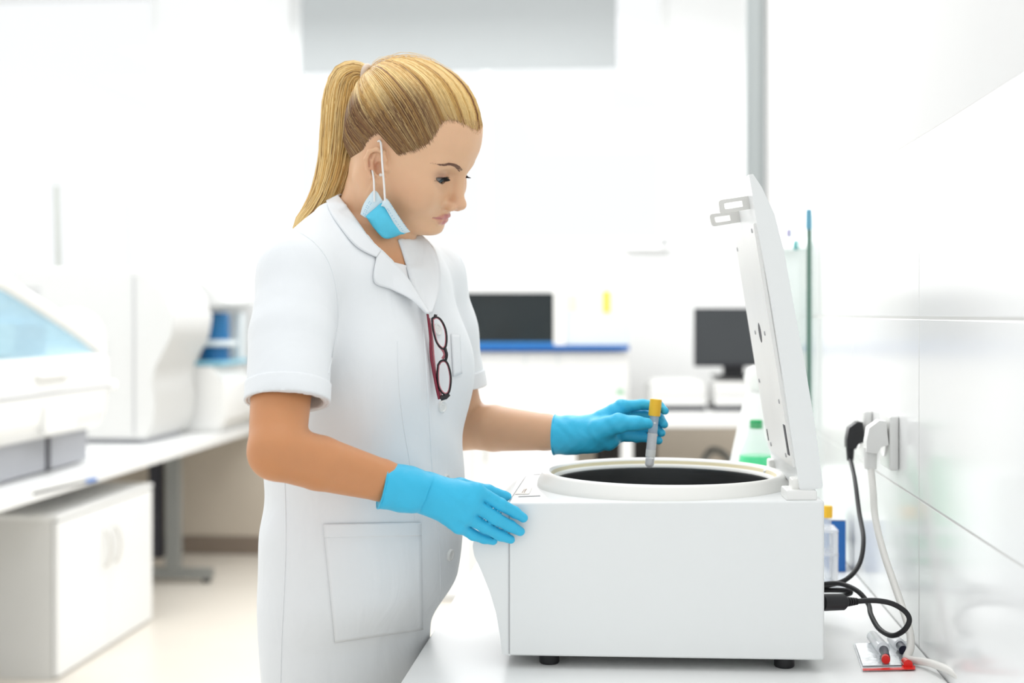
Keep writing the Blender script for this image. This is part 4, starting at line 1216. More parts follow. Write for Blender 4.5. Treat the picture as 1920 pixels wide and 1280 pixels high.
def hairline(s, side):
    P = np.stack([np.interp(s, seg, half[:, k]) for k in range(3)], 1); P[:, 1] *= side[:, ] if hasattr(side, '__len__') else side
    return P
def smooth01(x): x = np.clip(x, 0, 1); return x * x * (3 - 2 * x)
def hair_paths(s, side, t0, t1, K, lift, wob):
    """from the tie (t=0) to the hairline (t=1)"""
    Hp = hairline(s, side); dh = Hp - HCen; dh /= np.linalg.norm(dh, axis=1, keepdims=True)
    t = t0[:, None] + (t1 - t0)[:, None] * np.linspace(0, 1, K)[None]
    om = np.arccos(np.clip(dh @ tie_dir, -1, 1))[:, None]
    D = (np.sin((1 - t) * om)[..., None] * tie_dir + np.sin(t * om)[..., None] * dh[:, None, :]) / np.sin(om)[..., None]
    D /= np.linalg.norm(D, axis=2, keepdims=True)
    r = rsurf(D.reshape(-1, 3)).reshape(t.shape)
    th = (.0003 + .0130 * smooth01((1.01 - t) / .36)) * lift[:, None] + wob[:, None] * smooth01((1 - t) / .3)
    P = HCen + D * (r + th)[..., None]
    b = smooth01(1 - t / .30)[..., None]
    ring = D - tie_dir * (D @ tie_dir)[..., None]; ring /= np.linalg.norm(ring, axis=2, keepdims=True) + 1e-9
    return P * (1 - b) + (TIE + ring * (.0115 * lift)[:, None, None]) * b, t
def to_world(P): return (P.reshape(-1, 3) @ RH.T * HS + HC).reshape(P.shape)
def hair_cols(n, K, t, s, key=None):
    ks = key if key is not None else s
    u = .46 + .22 * np.sin(ks * 61 + 2) + .20 * np.sin(ks * 137 + .7) + .12 * np.sin(ks * 293) + .30 * (rng.random(n) - .5)
    light = np.array([.92, .67, .30]); mid = np.array([.68, .41, .125]); dark = np.array([.17, .078, .036])
    c = light + (mid - light) * np.clip((u - .35) / .3, 0, 1)[:, None]
    c = c + (dark * 1.5 - c) * np.clip((u - .80) / .15, 0, 1)[:, None]
    c = c * (.88 + .24 * rng.random((n, 1)))
    c = np.repeat(c[:, None, :], K, 1)
    # dark roots, strongest at the temples and behind the ears
    rootw = np.interp(s, [0, .12, .25, .42, .55, .75, 1], [.10, .35, .9, 1., 1., 1., .9])
    st = np.interp(s, [0, .15, .3, .5, .7, 1], [.80, .66, .42, .44, .22, .22])
    w = smooth01((t - st[:, None]) / .30) * rootw[:, None]
    w = np.clip(w * (.55 + .60 * rng.random((n, 1))), 0, 1)[..., None]
    return c * (1 - w) + dark * w
M_hair = mat('blonde_hair', (1, 1, 1), .34, spec=.45, var=.06, vscale=120, attr='tint')
# cap surface below the strands
na, K = 150, 18
sA = np.concatenate([np.linspace(0, 1, na), np.linspace(1, 0, na)[1:-1]]); sd = np.concatenate([np.ones(na), -np.ones(na - 2)])
Pc, tc_ = hair_paths(sA, sd, np.full(len(sA), .02), np.full(len(sA), .985), K, np.full(len(sA), .60), np.zeros(len(sA)))
n_ = len(sA); Vc = to_world(Pc)
i0 = np.arange(n_)[:, None] * K + np.arange(K - 1)[None]; i1 = ((np.arange(n_) + 1) % n_)[:, None] * K + np.arange(K - 1)[None]
Fc = np.stack([i0, i1, i1 + 1, i0 + 1], -1).reshape(-1, 4)
cc_ = np.repeat((np.array([.36, .20, .065]) * (.8 + .4 * rng.random((n_, 1))))[:, None], K, 1)
rw = np.interp(sA, [0, .12, .25, .42, .55, .75, 1], [.1, .4, .9, 1., 1., 1., .9]); st = np.interp(sA, [0, .15, .3, .5, .7, 1], [.75, .65, .42, .45, .2, .2])
wv = (smooth01((tc_ - st[:, None]) / .3) * rw[:, None])[..., None]
cc_ = cc_ * (1 - wv) + np.array([.13, .058, .026]) * wv
hair = adopt(from_arrays('hair', Vc.reshape(-1, 3), Fc, M_hair, None, True, cc_.reshape(-1, 3)))
N = 8500; K = 12
s_ = rng.random(N); side = np.where(rng.random(N) < .72, 1.0, -1.0)
t1 = np.where(rng.random(N) < .55, 1.018 - rng.random(N) ** 1.5 * .07, .35 + .65 * rng.random(N))
P_, t_ = hair_paths(s_, side, np.full(N, .02), t1, K, .80 + .22 * rng.random(N), rng.normal(0, .0004, N))
prof_r = np.interp(np.linspace(0, 1, K), [0, .1, .8, 1], [.00045, .00068, .00058, .00018])
def child_keep(o, par):
    bpy.context.view_layer.update()
    mw = o.matrix_world.copy(); o.parent = par; o.matrix_parent_inverse = par.matrix_world.inverted(); return o
hs = strands('combed_strands', to_world(P_), np.repeat(prof_r[None], N, 0) * (.7 + .6 * rng.random((N, 1))), M_hair, hair_cols(N, K, t_, s_))
hs['kind'] = 'stuff'; adopt(hs)
N = 1600
s_ = rng.random(N); side = np.where(rng.random(N) < .75, 1.0, -1.0)
P_, t_ = hair_paths(s_, side, .93 + .03 * rng.random(N), 1.0 + .045 * rng.random(N) ** 1.5, 4, np.full(N, .5), np.zeros(N))
bb_ = strands('hairline_wisps', to_world(P_), np.repeat(np.array([[.0003, .00035, .00028, .00008]]), N, 0), M_hair, np.repeat(((np.array([[.55, .33, .15]]) * np.clip(1 - s_ / .2, 0, 1)[:, None] + np.array([[.26, .15, .085]]) * np.clip(s_ / .2, 0, 1)[:, None]) * (.7 + .7 * rng.random((N, 1))))[:, None], 4, 1)); bb_['kind'] = 'stuff'; adopt(bb_)
# ponytail
mid_pts = [PX(689, 141, 1.876), PX(668, 138, 1.880), PX(648, 155, 1.884), PX(640, 200, 1.886), PX(634, 260, 1.886), PX(626, 320, 1.886), PX(604, 380, 1.884), PX(566, 424, 1.880), PX(556, 440, 1.880)]
mp_ = np.array([tuple(v) for v in spline(mid_pts, 8)]); tt = np.linspace(0, 1, len(mp_))
wid = np.interp(tt, [0, .06, .2, .35, .55, .75, .9, 1], [.008, .013, .022, .026, .024, .020, .011, .003])
N = 4600; K = 20; tk = np.linspace(0, 1, K) ** 1.35
mk = np.stack([np.interp(tk, tt, mp_[:, k]) for k in range(3)], 1); wk_ = np.interp(tk, tt, wid)
T = np.gradient(mk, axis=0); T /= np.linalg.norm(T, axis=1, keepdims=True)
U = np.cross(T, np.array([0, 1., 0])); U /= np.linalg.norm(U, axis=1, keepdims=True); Wd = np.cross(T, U)
rr = np.sqrt(rng.random(N)); an_ = rng.random(N) * 2 * math.pi
ph = rng.random((N, 3)) * 6.28
du = rr * np.cos(an_); dw = rr * np.sin(an_)
end = np.where(rng.random(N) < .6, 1.0, .72 + .28 * rng.random(N))
Pt = np.empty((N, K, 3))
for k in range(K):
    te = tk[k] * end
    mkk = np.stack([np.interp(te, tk, mk[:, j]) for j in range(3)], 1); Uk = np.stack([np.interp(te, tk, U[:, j]) for j in range(3)], 1); Wk = np.stack([np.interp(te, tk, Wd[:, j]) for j in range(3)], 1)
    wkk = np.interp(te, tk, wk_)
    j1 = .08 * np.sin(te * 7 + ph[:, 0]) + .05 * np.sin(te * 15 + ph[:, 1])
    Pt[:, k] = mkk + Uk * ((du + j1) * wkk)[:, None] + Wk * ((dw + j1 * .5) * wkk * .85)[:, None]
ct_ = hair_cols(N, K, np.zeros((N, K)), np.zeros(N), (du + dw * .3) * .45)
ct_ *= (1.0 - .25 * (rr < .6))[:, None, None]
pr = np.interp(tk, [0, .1, .85, 1], [.0005, .00072, .00062, .00025])
pt_o = strands('ponytail', Pt, np.repeat(pr[None], N, 0) * (.7 + .6 * rng.random((N, 1))), M_hair, ct_); pt_o['kind'] = 'stuff'; adopt(pt_o)
# stray hairs
N = 60; K = 10
s_ = rng.random(N) * .25; side = np.where(rng.random(N) < .5, 1.0, -1.0)
P_, t_ = hair_paths(s_, side, np.full(N, .05), .25 + .5 * rng.random(N), K, np.full(N, 1.05), np.abs(rng.normal(0, .003, N)) + .001)
fly = strands('stray_hairs', to_world(P_), np.full((N, K), .00022), M_hair, hair_cols(N, K, t_ * 0, s_)); fly['kind'] = 'stuff'; adopt(fly)
# hair tie
dT = mid_pts[1] - mid_pts[0]; dT /= np.linalg.norm(dT)
bm = bmesh.new(); c = PX(687, 141, 1.876)
ua = np.cross(dT, [0, 1, 0]); ua /= np.linalg.norm(ua); va = np.cross(dT, ua)
pth = [tuple(c + (ua * math.cos(a) + va * math.sin(a)) * .0125) for a in np.linspace(0, 2 * math.pi, 28, endpoint=False)]
bm_tube(bm, pth, .0042, 10, closed=True); adopt(obj('hair_tie', bm, mat('beige_elastic', (.66, .55, .46), .6), None, smooth=True))

# ------------------------------------------------------------------ lab coat
def sleeve_n(P, t_end, grow=0.0):
    e = SN * .28 + PX(541, 750, 1.632) * .72
    e = PX(538, 752, 1.628)
    d = chain(P, [SN, SN * .5 + e * .5 + np.array([-.002, 0, 0]), e], [.0500 + grow, .0525 + grow, .0505 + grow], .006)
    ax = (e - SN) / np.linalg.norm(e - SN); ax = ax * .55 + np.array([0, 0, -1.]) * .45; ax /= np.linalg.norm(ax)
    h = (P - e.astype(f32)) @ ax.astype(f32)
    return d, h
def sleeve_f(P, t_end, grow=0.0):
    e = PX(850, 722, 2.035)
    d = chain(P, [SF, SF * .5 + e * .5, e], [.0560 + grow, .0535 + grow, .0500 + grow], .02)
    ax = (e - SF) / np.linalg.norm(e - SF); ax = ax * .6 + np.array([-.25, 0, -1.]) * .4; ax /= np.linalg.norm(ax)
    h = (P - e.astype(f32)) @ ax.astype(f32)
    return d, h
def folds(P):
    x, y, z = P[:, 0], P[:, 1], P[:, 2]
    l, f, zc = tframe(P)
    w = .0016 * np.sin(34 * l + 3 * np.sin(9 * z) + 6 * z) * np.clip((1.10 - z) / .15, 0, 1)
    w += .0018 * np.sin(60 * (z + .55 * l + .2 * f) + 2 * np.sin(14 * l)) * np.exp(-((z - 1.12) / .07) ** 2)
    w += .0016 * np.sin(48 * (l * .9 - z * .5) + 1.0) * np.exp(-((z - 1.33) / .08) ** 2) * np.clip(-l / .05, 0, 1)
    w += .0022 * np.sin(38 * (z * .8 + x * 1.1) + 2.5 * np.sin(11 * z)) * np.exp(-(((x + .27) / .05) ** 2 + ((z - 1.30) / .09) ** 2))
    return w.astype(f32)
def coat_sdf(P):
    d = torso(P, 0.0)
    # shoulder yoke
    for s, S in ((-1, SN), (1, SF)):
        d = smin(d, rcone(P, TF(s * .045, -.01, 1.462), S, .040, 0.0490 if s < 0 else .0540), .03)
    dn, hn = sleeve_n(P, 0); df, hf = sleeve_f(P, 0)
    dn = np.maximum(dn, hn); df = np.maximum(df, hf)
    armn = chain(P, [SN, SN * .45 + EN * .55, EN], [.049, .0435, .0405], .01)
    d = smin(d, dn, .022); d = smin(d, df, .022)
    d = d + folds(P)
    # hollow cuffs
    ino, _ = sleeve_n(P, 0, -.0070); d = smax(d, -np.maximum(ino, -(hn + .045)), .0015)
    ifo, _ = sleeve_f(P, 0, -.0070); d = smax(d, -np.maximum(ifo, -(hf + .045)), .0015)
    # neck opening and open front
    nk = chain(P, [NA, NB, NC], [.058, .0600, .066], .01)
    d = smax(d, -np.maximum(nk, 1.420 - P[:, 2]), .004)
    l, f, z = tframe(P)
    vw = np.abs(l - .006) - np.clip((P[:, 2] - 1.352) * .80, 0, .074)
    v = np.maximum(np.maximum(vw * .85, 1.352 - P[:, 2]), -f + .02)
    shell = np.maximum(v, -(torso(P, -.018)))
    d = smax(d, -shell, .003)
    return d
xs = axis_arr([(-.43, -.02, .0034)]); ys = axis_arr([(1.54, 2.14, .0034)]); zs = axis_arr([(.44, .84, .012), (.84, 1.53, .0034)])
CV, CF_ = snets(coat_sdf, xs, ys, zs)
def cloth_mat(name, col):
    m = mat(name, col, .75, spec=.2, var=.01, vscale=30)
    nt = m.node_tree; N = nt.nodes; L = nt.links; b = N['Principled BSDF']
    tc = N.new('ShaderNodeTexCoord')
    n1 = N.new('ShaderNodeTexNoise'); n1.inputs['Scale'].default_value = 9; n1.inputs['Detail'].default_value = 3; n1.inputs['Distortion'].default_value = .6
    mp = N.new('ShaderNodeMapping'); mp.inputs['Scale'].default_value = (1.6, 1.6, .7); L.new(tc.outputs['Object'], mp.inputs[0]); L.new(mp.outputs[0], n1.inputs[0])
    b1 = N.new('ShaderNodeBump'); b1.inputs['Strength'].default_value = .35; b1.inputs['Distance'].default_value = .012; L.new(n1.outputs[0], b1.inputs['Height'])
    n2 = N.new('ShaderNodeTexNoise'); n2.inputs['Scale'].default_value = 900; L.new(tc.outputs['Object'], n2.inputs[0])
    b2 = N.new('ShaderNodeBump'); b2.inputs['Strength'].default_value = .12; b2.inputs['Distance'].default_value = .001; L.new(n2.outputs[0], b2.inputs['Height']); L.new(b1.outputs[0], b2.inputs['Normal'])
    L.new(b2.outputs[0], b.inputs['Normal'])
    b.inputs['Sheen Weight'].default_value = .15
    return m
M_coat = cloth_mat('white_cotton', (.80, .825, .845))
M_shirt = cloth_mat('white_jersey', (.84, .84, .85))
coat = adopt(from_arrays('lab_coat', CV, CF_, M_coat))
COAT = BVHTree.FromPolygons([tuple(v) for v in CV], [tuple(f) for f in CF_])
CAMP = Vector((0, 0, CAMH))
def cast(px, py, tree):
    d = Vector(((px - CX) / FPX, 1.0, (HZ - py) / FPX)); ln_ = d.length
    h = tree.ray_cast(CAMP, d / ln_)
    return None if h[0] is None else (h[0].y, h[1], h[0])
def sub(o):
    """make o a sub-part of the coat"""
    bpy.context.view_layer.update(); o.parent = coat; o.matrix_parent_inverse = coat.matrix_world.inverted(); return o

# cuffs
def cuff(fn, bounds):
    def f(P):
        d, h = fn(P, 0, .0020); i, _ = fn(P, 0, -.0030)
        d = d + folds(P)
        return smax(np.maximum(np.maximum(d, h - .001), -(h + .024)), -i, .001)
    V, F = snets(f, *[axis_arr([(a, b, .0022)]) for a, b in bounds])
    return sub(adopt(from_arrays('sleeve_cuff', V, F, M_coat)))
c = PX(540, 752, 1.628); cuff(sleeve_n, [(c[0] - .075, c[0] + .075), (c[1] - .075, c[1] + .075), (c[2] - .05, c[2] + .05)])
c = PX(850, 722, 2.035); cuff(sleeve_f, [(c[0] - .075, c[0] + .075), (c[1] - .075, c[1] + .075), (c[2] - .05, c[2] + .05)])

# undershirt in the neck opening
def shirt_sdf(P):
    l, f, z = tframe(P)
    d = torso(P, -.0080)
    scoop = 1.416 + 2.2 * (l - .006) ** 2
    return np.maximum(np.maximum(d, -(torso(P, -.0150))), np.maximum(np.maximum(P[:, 2] - scoop, 1.30 - P[:, 2]), np.maximum(np.abs(l) - .11, -f + .01)))
V, F = snets(shirt_sdf, axis_arr([(-.30, -.04, .003)]), axis_arr([(1.72, 1.98, .003)]), axis_arr([(1.30, 1.46, .003)]), project=False)
adopt(from_arrays('undershirt', V, F, M_shirt))
SHIRT = BVHTree.FromPolygons([tuple(v) for v in V], [tuple(f) for f in F])

# sheets that lie on the coat: points given as (px, py, distance); pressed to lie just outside what is below
def sheet(name, A, Bp, material, n=24, m=8, thick=.0022, lift=.0035, bulge=.003, trees=None, free=False, cols=None, below=0):
    trees = trees or (COAT, BODY)
    A = spline([Vector(a) for a in A], 8); Bp = spline([Vector(b) for b in Bp], 8)
    def samp(L, t):
        x = t * (len(L) - 1); i = min(int(x), len(L) - 2); return L[i].lerp(L[i + 1], x - i)
    V = []; 
    for i in range(n + 1):
        a, b = samp(A, i / n), samp(Bp, i / n)
        for j in range(m + 1):
            p_ = a.lerp(b, j / m); D = p_.z - bulge * math.sin(math.pi * j / m)
            if not free:
                for tr_ in (trees if p_.y > below else (COAT,)):
                    h = cast(p_.x, p_.y, tr_)
                    if h: D = min(D, h[0] - lift)
            V.append([p_.x, p_.y, D])
    V = np.array(V).reshape(n + 1, m + 1, 3)
    D = V[..., 2].copy()
    for _ in range(2):      # even out the depth, never sinking in
        Dp = np.pad(D, 1, mode='edge'); S = (Dp[:-2, 1:-1] + Dp[2:, 1:-1] + Dp[1:-1, :-2] + Dp[1:-1, 2:]) / 4
        D = np.minimum(D, S)
    V[..., 2] = D
    Wd_ = np.array([PX(*v) for v in V.reshape(-1, 3)])
    idx = np.arange((n + 1) * (m + 1)).reshape(n + 1, m + 1)
    F = np.stack([idx[:-1, :-1], idx[1:, :-1], idx[1:, 1:], idx[:-1, 1:]], -1).reshape(-1, 4)
    o = from_arrays(name, Wd_, F, material, None, True, cols)
    md = o.modifiers.new('thickness', 'SOLIDIFY'); md.thickness = thick; md.offset = 0
    return o
# near collar and lapel
inn = [(634, 366, 1.862), (648, 385, 1.825), (663, 405, 1.800), (694, 449, 1.790), (714, 470, 1.788)]
out = [(612, 377, 1.862), (618, 395, 1.820), (634, 420, 1.790), (668, 461, 1.766), (706, 482, 1.760)]
sub(adopt(sheet('collar', inn, out, M_coat, 30, 8, bulge=.006)))
inn = [(714, 470, 1.787), (733, 487, 1.785), (760, 515, 1.784), (785, 554, 1.782), (805, 588, 1.780)]
out = [(706, 483, 1.757), (702, 528, 1.752), (735, 543, 1.758), (770, 561, 1.766), (799, 587, 1.778)]
sub(adopt(sheet('lapel', inn, out, M_coat, 30, 10, bulge=.004)))
# far collar and lapel
inn = [(746, 448, 1.850), (754, 470, 1.845), (762, 497, 1.838), (774, 538, 1.815), (803, 586, 1.785)]
out = [(790, 442, 1.885), (808, 462, 1.885), (824, 498, 1.870), (824, 545, 1.835), (809, 587, 1.792)]
sub(adopt(sheet('lapel', inn, out, M_coat, 30, 8, bulge=.004, trees=(COAT, SHIRT, BODY), below=449)))
# collar around the back of the neck
cb = [(634, 366, 1.862), (650, 362, 1.90), (672, 368, 1.93), (700, 392, 1.945), (742, 448, 1.92)]
co = [(612, 377, 1.864), (630, 380, 1.915), (660, 390, 1.955), (705, 415, 1.968), (770, 443, 1.945)]
sub(adopt(sheet('collar', cb, co, M_coat, 24, 6, free=True, bulge=-.004)))

# pockets, placket, seams
def patch(name, poly4, lift=.0030, n=22, m=22, thick=.0016):
    (a, b, c_, d_) = poly4
    A = [(a[0] + (d_[0] - a[0]) * t, a[1] + (d_[1] - a[1]) * t, 9.0) for t in np.linspace(0, 1, 5)]
    Bp = [(b[0] + (c_[0] - b[0]) * t, b[1] + (c_[1] - b[1]) * t, 9.0) for t in np.linspace(0, 1, 5)]
    return sub(adopt(sheet(name, A, Bp, M_coat, n, m, thick, lift, 0.0, trees=(COAT,))))
patch('pocket', [(606, 982), (790, 979), (793, 1180), (628, 1205)], lift=.0018, thick=.0012)
patch('pocket_hem', [(606, 983), (790, 980), (790, 1004), (608, 1008)], lift=.0028, m=16, n=8, thick=.0012)
patch('chest_pocket', [(846, 626), (862, 628), (866, 700), (850, 706)], lift=.0024, n=10, m=6)
def seam(pp, r=.0009, lift=.0002):
    pth = []
    for (x, y) in pp:
        h = cast(x, y, COAT)
        if h: w_ = h[2] - (h[2] - CAMP).normalized() * lift; pth.append(w_)
    if len(pth) > 2: sub(adopt(tube('seam', pth, r, M_coat, None, 6)))
def curve2(pp, n=8): return [(v.x, v.y) for v in spline([(a, b, 0) for a, b in pp], n)]
seam(curve2([(556, 432), (590, 455), (616, 490), (630, 540), (634, 600), (626, 650), (616, 700)]))
seam(curve2([(793, 600), (800, 700), (806, 800), (812, 900), (822, 1000), (826, 1100), (822, 1160)]))
seam(curve2([(534, 905), (536, 1000), (533, 1100), (528, 1200), (526, 1279)]))
seam(curve2([(745, 640), (748, 720), (757, 800), (770, 880), (778, 975)]), .0007)
# buttons
M_but = mat('pearl_button', (.80, .80, .78), .25, var=.03)
def button(px, py, r=.0085, extra=0.0):
    h = cast(px, py, COAT)
    if not h: return
    bm = bmesh.new(); bm_lathe(bm, [(0, .0012), (r * .6, .0010), (r * .75, .0022), (r * .92, .0022), (r, .0010), (r, -.002), (0, -.002)], 28)
    for a_ in range(4):
        bm_lathe(bm, [(0, .0016), (.0008, .0016), (.0008, .0008)], 8, (r * .28 * math.cos(a_ * 1.57 + .78), r * .28 * math.sin(a_ * 1.57 + .78), 0))
    n_ = h[1]; n_ = n_ if n_.y < 0 else -n_
    Mx = n_.to_track_quat('Z', 'Y').to_matrix().to_4x4(); Mx.translation = h[2] + n_ * (.0012 + extra)
    bm.transform(Mx); sub(adopt(obj('button', bm, M_but, None, smooth=40)))
button(819, 618); button(828, 762); button(843, 1040); button(836, 900)

# trousers and shoes (below the counter)
M_trou = mat('white_trousers', (.78, .79, .80), .8, var=.02)
def trou(P):
    d = None
    for s in (-1, 1):
        e = chain(P, [TF(s * .068, -.01, .84), TF(s * .075, 0, .50), TF(s * .085, -.01, .09)], [.060, .058, .050], .03)
        d = e if d is None else smin(d, e, .02)
    return np.maximum(d, .075 - P[:, 2])
V, F = snets(trou, axis_arr([(-.46, -.06, .011)]), axis_arr([(1.68, 2.06, .011)]), axis_arr([(.04, .97, .011)]))
adopt(from_arrays('trousers', V, F, M_trou))
for s in (-1, 1):
    def shoe(P):
        a_, b_, c_ = TF(s * .085, -.05, .045), TF(s * .088, .10, .030), TF(s * .085, .0, .075)
        d = smin(rcone(P, a_, b_, .042, .030), rcone(P, c_, a_, .040, .040), .03)
        return np.maximum(d, .001 - P[:, 2])
    c_ = TF(s * .085, .03, .05)
    V, F = snets(shoe, axis_arr([(c_[0] - .16, c_[0] + .16, .006)]), axis_arr([(c_[1] - .16, c_[1] + .16, .006)]), axis_arr([(-.012, .14, .006)]))
    adopt(from_arrays('shoe', V, F, M_white))

# ------------------------------------------------------------------ gloves
M_glove = mat('blue_nitrile', (.045, .50, .78), .42, spec=.4, var=.05, vscale=25, bump=.5, bscale=75)
def glove_wr(P, amp):
    return (amp * (np.sin(P[:, 0] * 420 + 3 * np.sin(P[:, 2] * 160)) * .5 + np.sin(P[:, 2] * 300 + P[:, 0] * 160 + 2 * np.sin(P[:, 0] * 90)))).astype(f32)
def unit(v): v = np.asarray(v, float); return v / np.linalg.norm(v)
v1 = WN - EN; GAX1 = unit((v1[0], v1[1] * .30, v1[2] * .6)); FAX1 = unit((v1[0], v1[1] * .15, v1[2] * 1.1))
v2 = WF - EF; GAX2 = unit((v2[0], v2[1] * .30, v2[2]))
def g1(P):
    d = hand1(P)
    ca = PX(717, 909, 1.662); cbp = PX(805, 924, 1.694)
    d = smin(d, rcone(P, ca * .4 + cbp * .6, cbp, .0240, .0230), .006)
    cuffd = chain(P, [ca, ca * .5 + cbp * .5, cbp], [.0298, .0276, .0258], .01)
    h = (P - ca.astype(f32)) @ GAX1.astype(f32)
    fx_ = (P - PX(800, 922, 1.69).astype(f32)) @ FAX1.astype(f32)
    cuffd = np.maximum(np.maximum(cuffd, -h), fx_)
    d = smin(d, cuffd, .0012)
    d = d + glove_wr(P, .00022)
    return d
c0_, c1_ = PX(700, 860, 1.60), PX(1000, 1035, 1.80)
V, F = snets(g1, axis_arr([(-.18, .035, .0019)]), axis_arr([(1.615, 1.80, .0019)]), axis_arr([(1.04, 1.18, .0019)]))
adopt(from_arrays('glove', V, F, M_glove))
def g2(P):
    d = hand2(P)
    ca = PX(1040, 815, 1.953); cbp = PX(1108, 816, 1.925)
    cuffd = chain(P, [ca, ca * .5 + cbp * .5, cbp], [.0292, .0266, .0238], .01)
    h = (P - ca.astype(f32)) @ GAX2.astype(f32)
    cuffd = np.maximum(cuffd, -h)
    d = smin(d, cuffd, .008) + glove_wr(P, .0003)
    return d
V, F = snets(g2, axis_arr([(.045, .24, .0019)]), axis_arr([(1.85, 2.0, .0019)]), axis_arr([(1.13, 1.245, .0019)]))
adopt(from_arrays('glove', V, F, M_glove))
def bead(c, ax, r, n=.0011):
    ax = ax / np.linalg.norm(ax); u_ = np.cross(ax, [0, 1, 0]); u_ /= np.linalg.norm(u_); v_ = np.cross(ax, u_)
    bm = bmesh.new(); bm_tube(bm, [tuple(c + (u_ * math.cos(a) + v_ * math.sin(a)) * r) for a in np.linspace(0, 2 * math.pi, 40, endpoint=False)], n, 8, closed=True)
    adopt(obj('glove_bead', bm, M_glove, None, smooth=True))
bead(PX(717, 909, 1.662), GAX1, .0296); bead(PX(1040, 815, 1.953), GAX2, .0290)

# ------------------------------------------------------------------ face mask hanging under the chin
M_mask = mat('mask_blue', (.10, .58, .80), .7, var=.10, vscale=60, bump=.9, bscale=70)
M_maskw = mat('mask_pale', (.66, .80, .86), .7, var=.03, bump=.15, bscale=120)
mk_ = sheet('face_mask', [(686, 406, 1.796), (702, 392, 1.792), (719, 380, 1.790), (733, 398, 1.792), (748, 422, 1.800), (760, 438, 1.815)],
            [(690, 410, 1.795), (702, 428, 1.790), (716, 444, 1.792), (726, 447, 1.798), (738, 444, 1.806), (752, 438, 1.816)], M_mask, 28, 12, thick=.0016, lift=.0030, bulge=.005, trees=(BODY,))
adopt(mk_)
def msub(o):
    bpy.context.view_layer.update(); o.parent = mk_; o.matrix_parent_inverse = mk_.matrix_world.inverted(); return o
msub(adopt(sheet('pale_band', [(719, 377, 1.787), (726, 373.5, 1.787), (745, 402, 1.795), (760, 424, 1.806), (769, 434, 1.818)],
                 [(714, 386, 1.786), (722, 389, 1.786), (735, 412, 1.791), (747, 432, 1.801), (753, 438, 1.812)], M_maskw, 24, 6, thick=.0016, lift=.0042, bulge=.003, trees=(BODY,))))
msub(adopt(sheet('inner_layer', [(676, 402, 1.797), (681, 385, 1.796), (691, 368, 1.795), (701, 357, 1.795), (708, 361, 1.795)],
                 [(686, 409, 1.796), (696, 400, 1.795), (706, 394, 1.794), (714, 388, 1.793), (720, 380, 1.792)], M_maskw, 20, 8, thick=.0014, lift=.0030, bulge=.002, trees=(BODY,))))
M_stitch = mat('mask_stitch', (.20, .45, .66), .7)
def stitch(pp, n):
    L = spline([(a, b, 0) for a, b in pp], 10)
    for i in range(n):
        v = L[int((i + .5) / n * (len(L) - 1))]
        h = None
        o = bpy.data.objects.new('stitch', STM)
        D = 1.784
        hb = cast(v.x, v.y, BODY)
        if hb: D = min(D, hb[0] - .0085)
        COL.objects.link(o); o.location = PX(v.x, v.y, D); msub(o)
bm = bmesh.new(); bm_box(bm, (0, 0, 0), (.0013, .0006, .0007)); STM = bpy.data.meshes.new('stitch'); bm.to_mesh(STM); bm.free(); STM.materials.append(M_stitch)
stitch([(681, 402), (686, 390), (694, 376)], 8); stitch([(684, 404), (689, 392), (697, 379)], 8)
stitch([(732, 382), (748, 406), (765, 430)], 14); stitch([(727, 392), (742, 414), (756, 433)], 11)
M_loop = mat('ear_loop', (.86, .85, .83), .6)
e1 = [PX(722, 378, 1.784), PX(720, 345, 1.783), PX(717, 310, 1.780), PX(714, 268, 1.788), PX(709, 265, 1.796)]
msub(adopt(tube('ear_loop', [tuple(v) for v in spline([Vector(v) for v in e1], 6)], .0014, M_loop, None, 8)))
e2 = [PX(702, 378, 1.789), PX(701.5, 352, 1.790), PX(700, 330, 1.795), PX(694, 305, 1.803)]
msub(adopt(tube('ear_loop', [tuple(v) for v in spline([Vector(v) for v in e2], 6)], .0013, M_loop, None, 8)))
# ear stud
h = cast(714, 328, BODY)
bm = bmesh.new(); bmesh.ops.create_uvsphere(bm, u_segments=20, v_segments=12, radius=.0024, matrix=Matrix.Translation(h[2] + Vector((0, -.0016, 0))))
adopt(obj('ear_stud', bm, mat('pearl', (.85, .80, .74), .15, spec=.8), None, smooth=True))

# ------------------------------------------------------------------ spectacles hooked into the coat front
M_rimb = mat('black_acetate', (.010, .008, .010), .18, spec=.6)
M_rimp = mat('pink_acetate', (.62, .22, .26), .25)
M_temple = mat('wine_red_acetate', (.22, .012, .035), .22, spec=.6)
sp = thing('spectacles', 'black and wine-red spectacles hooked upright into the coat front', 'glasses', tuple(PX(822, 665, 1.765)))
def G(x, y, D): return Vector(PX(760 + x / 5.82, 560 + y / 5.82, D)) - sp.location
def gd(y, base):      # follow the chest
    h = cast(760 + 380 / 5.82, 560 + y / 5.82, COAT)
    return base
hD = [cast(815, 600, COAT), cast(830, 740, COAT)]
Dt = min(hD[0][0] if hD[0] else 1.78, 1.80) - .012; Db = min(hD[1][0] if hD[1] else 1.78, 1.80) - .012
def GD(y): return Dt + (Db - Dt) * (y - 200) / 840
lens1 = [(292, 215), (330, 197), (372, 213), (410, 262), (440, 335), (452, 420), (446, 505), (424, 545), (385, 530), (345, 480), (318, 400), (298, 300)]
lens2 = [(357, 720), (388, 678), (432, 673), (466, 715), (488, 790), (498, 870), (490, 970), (466, 1035), (425, 1040), (385, 1000), (358, 930), (350, 820)]
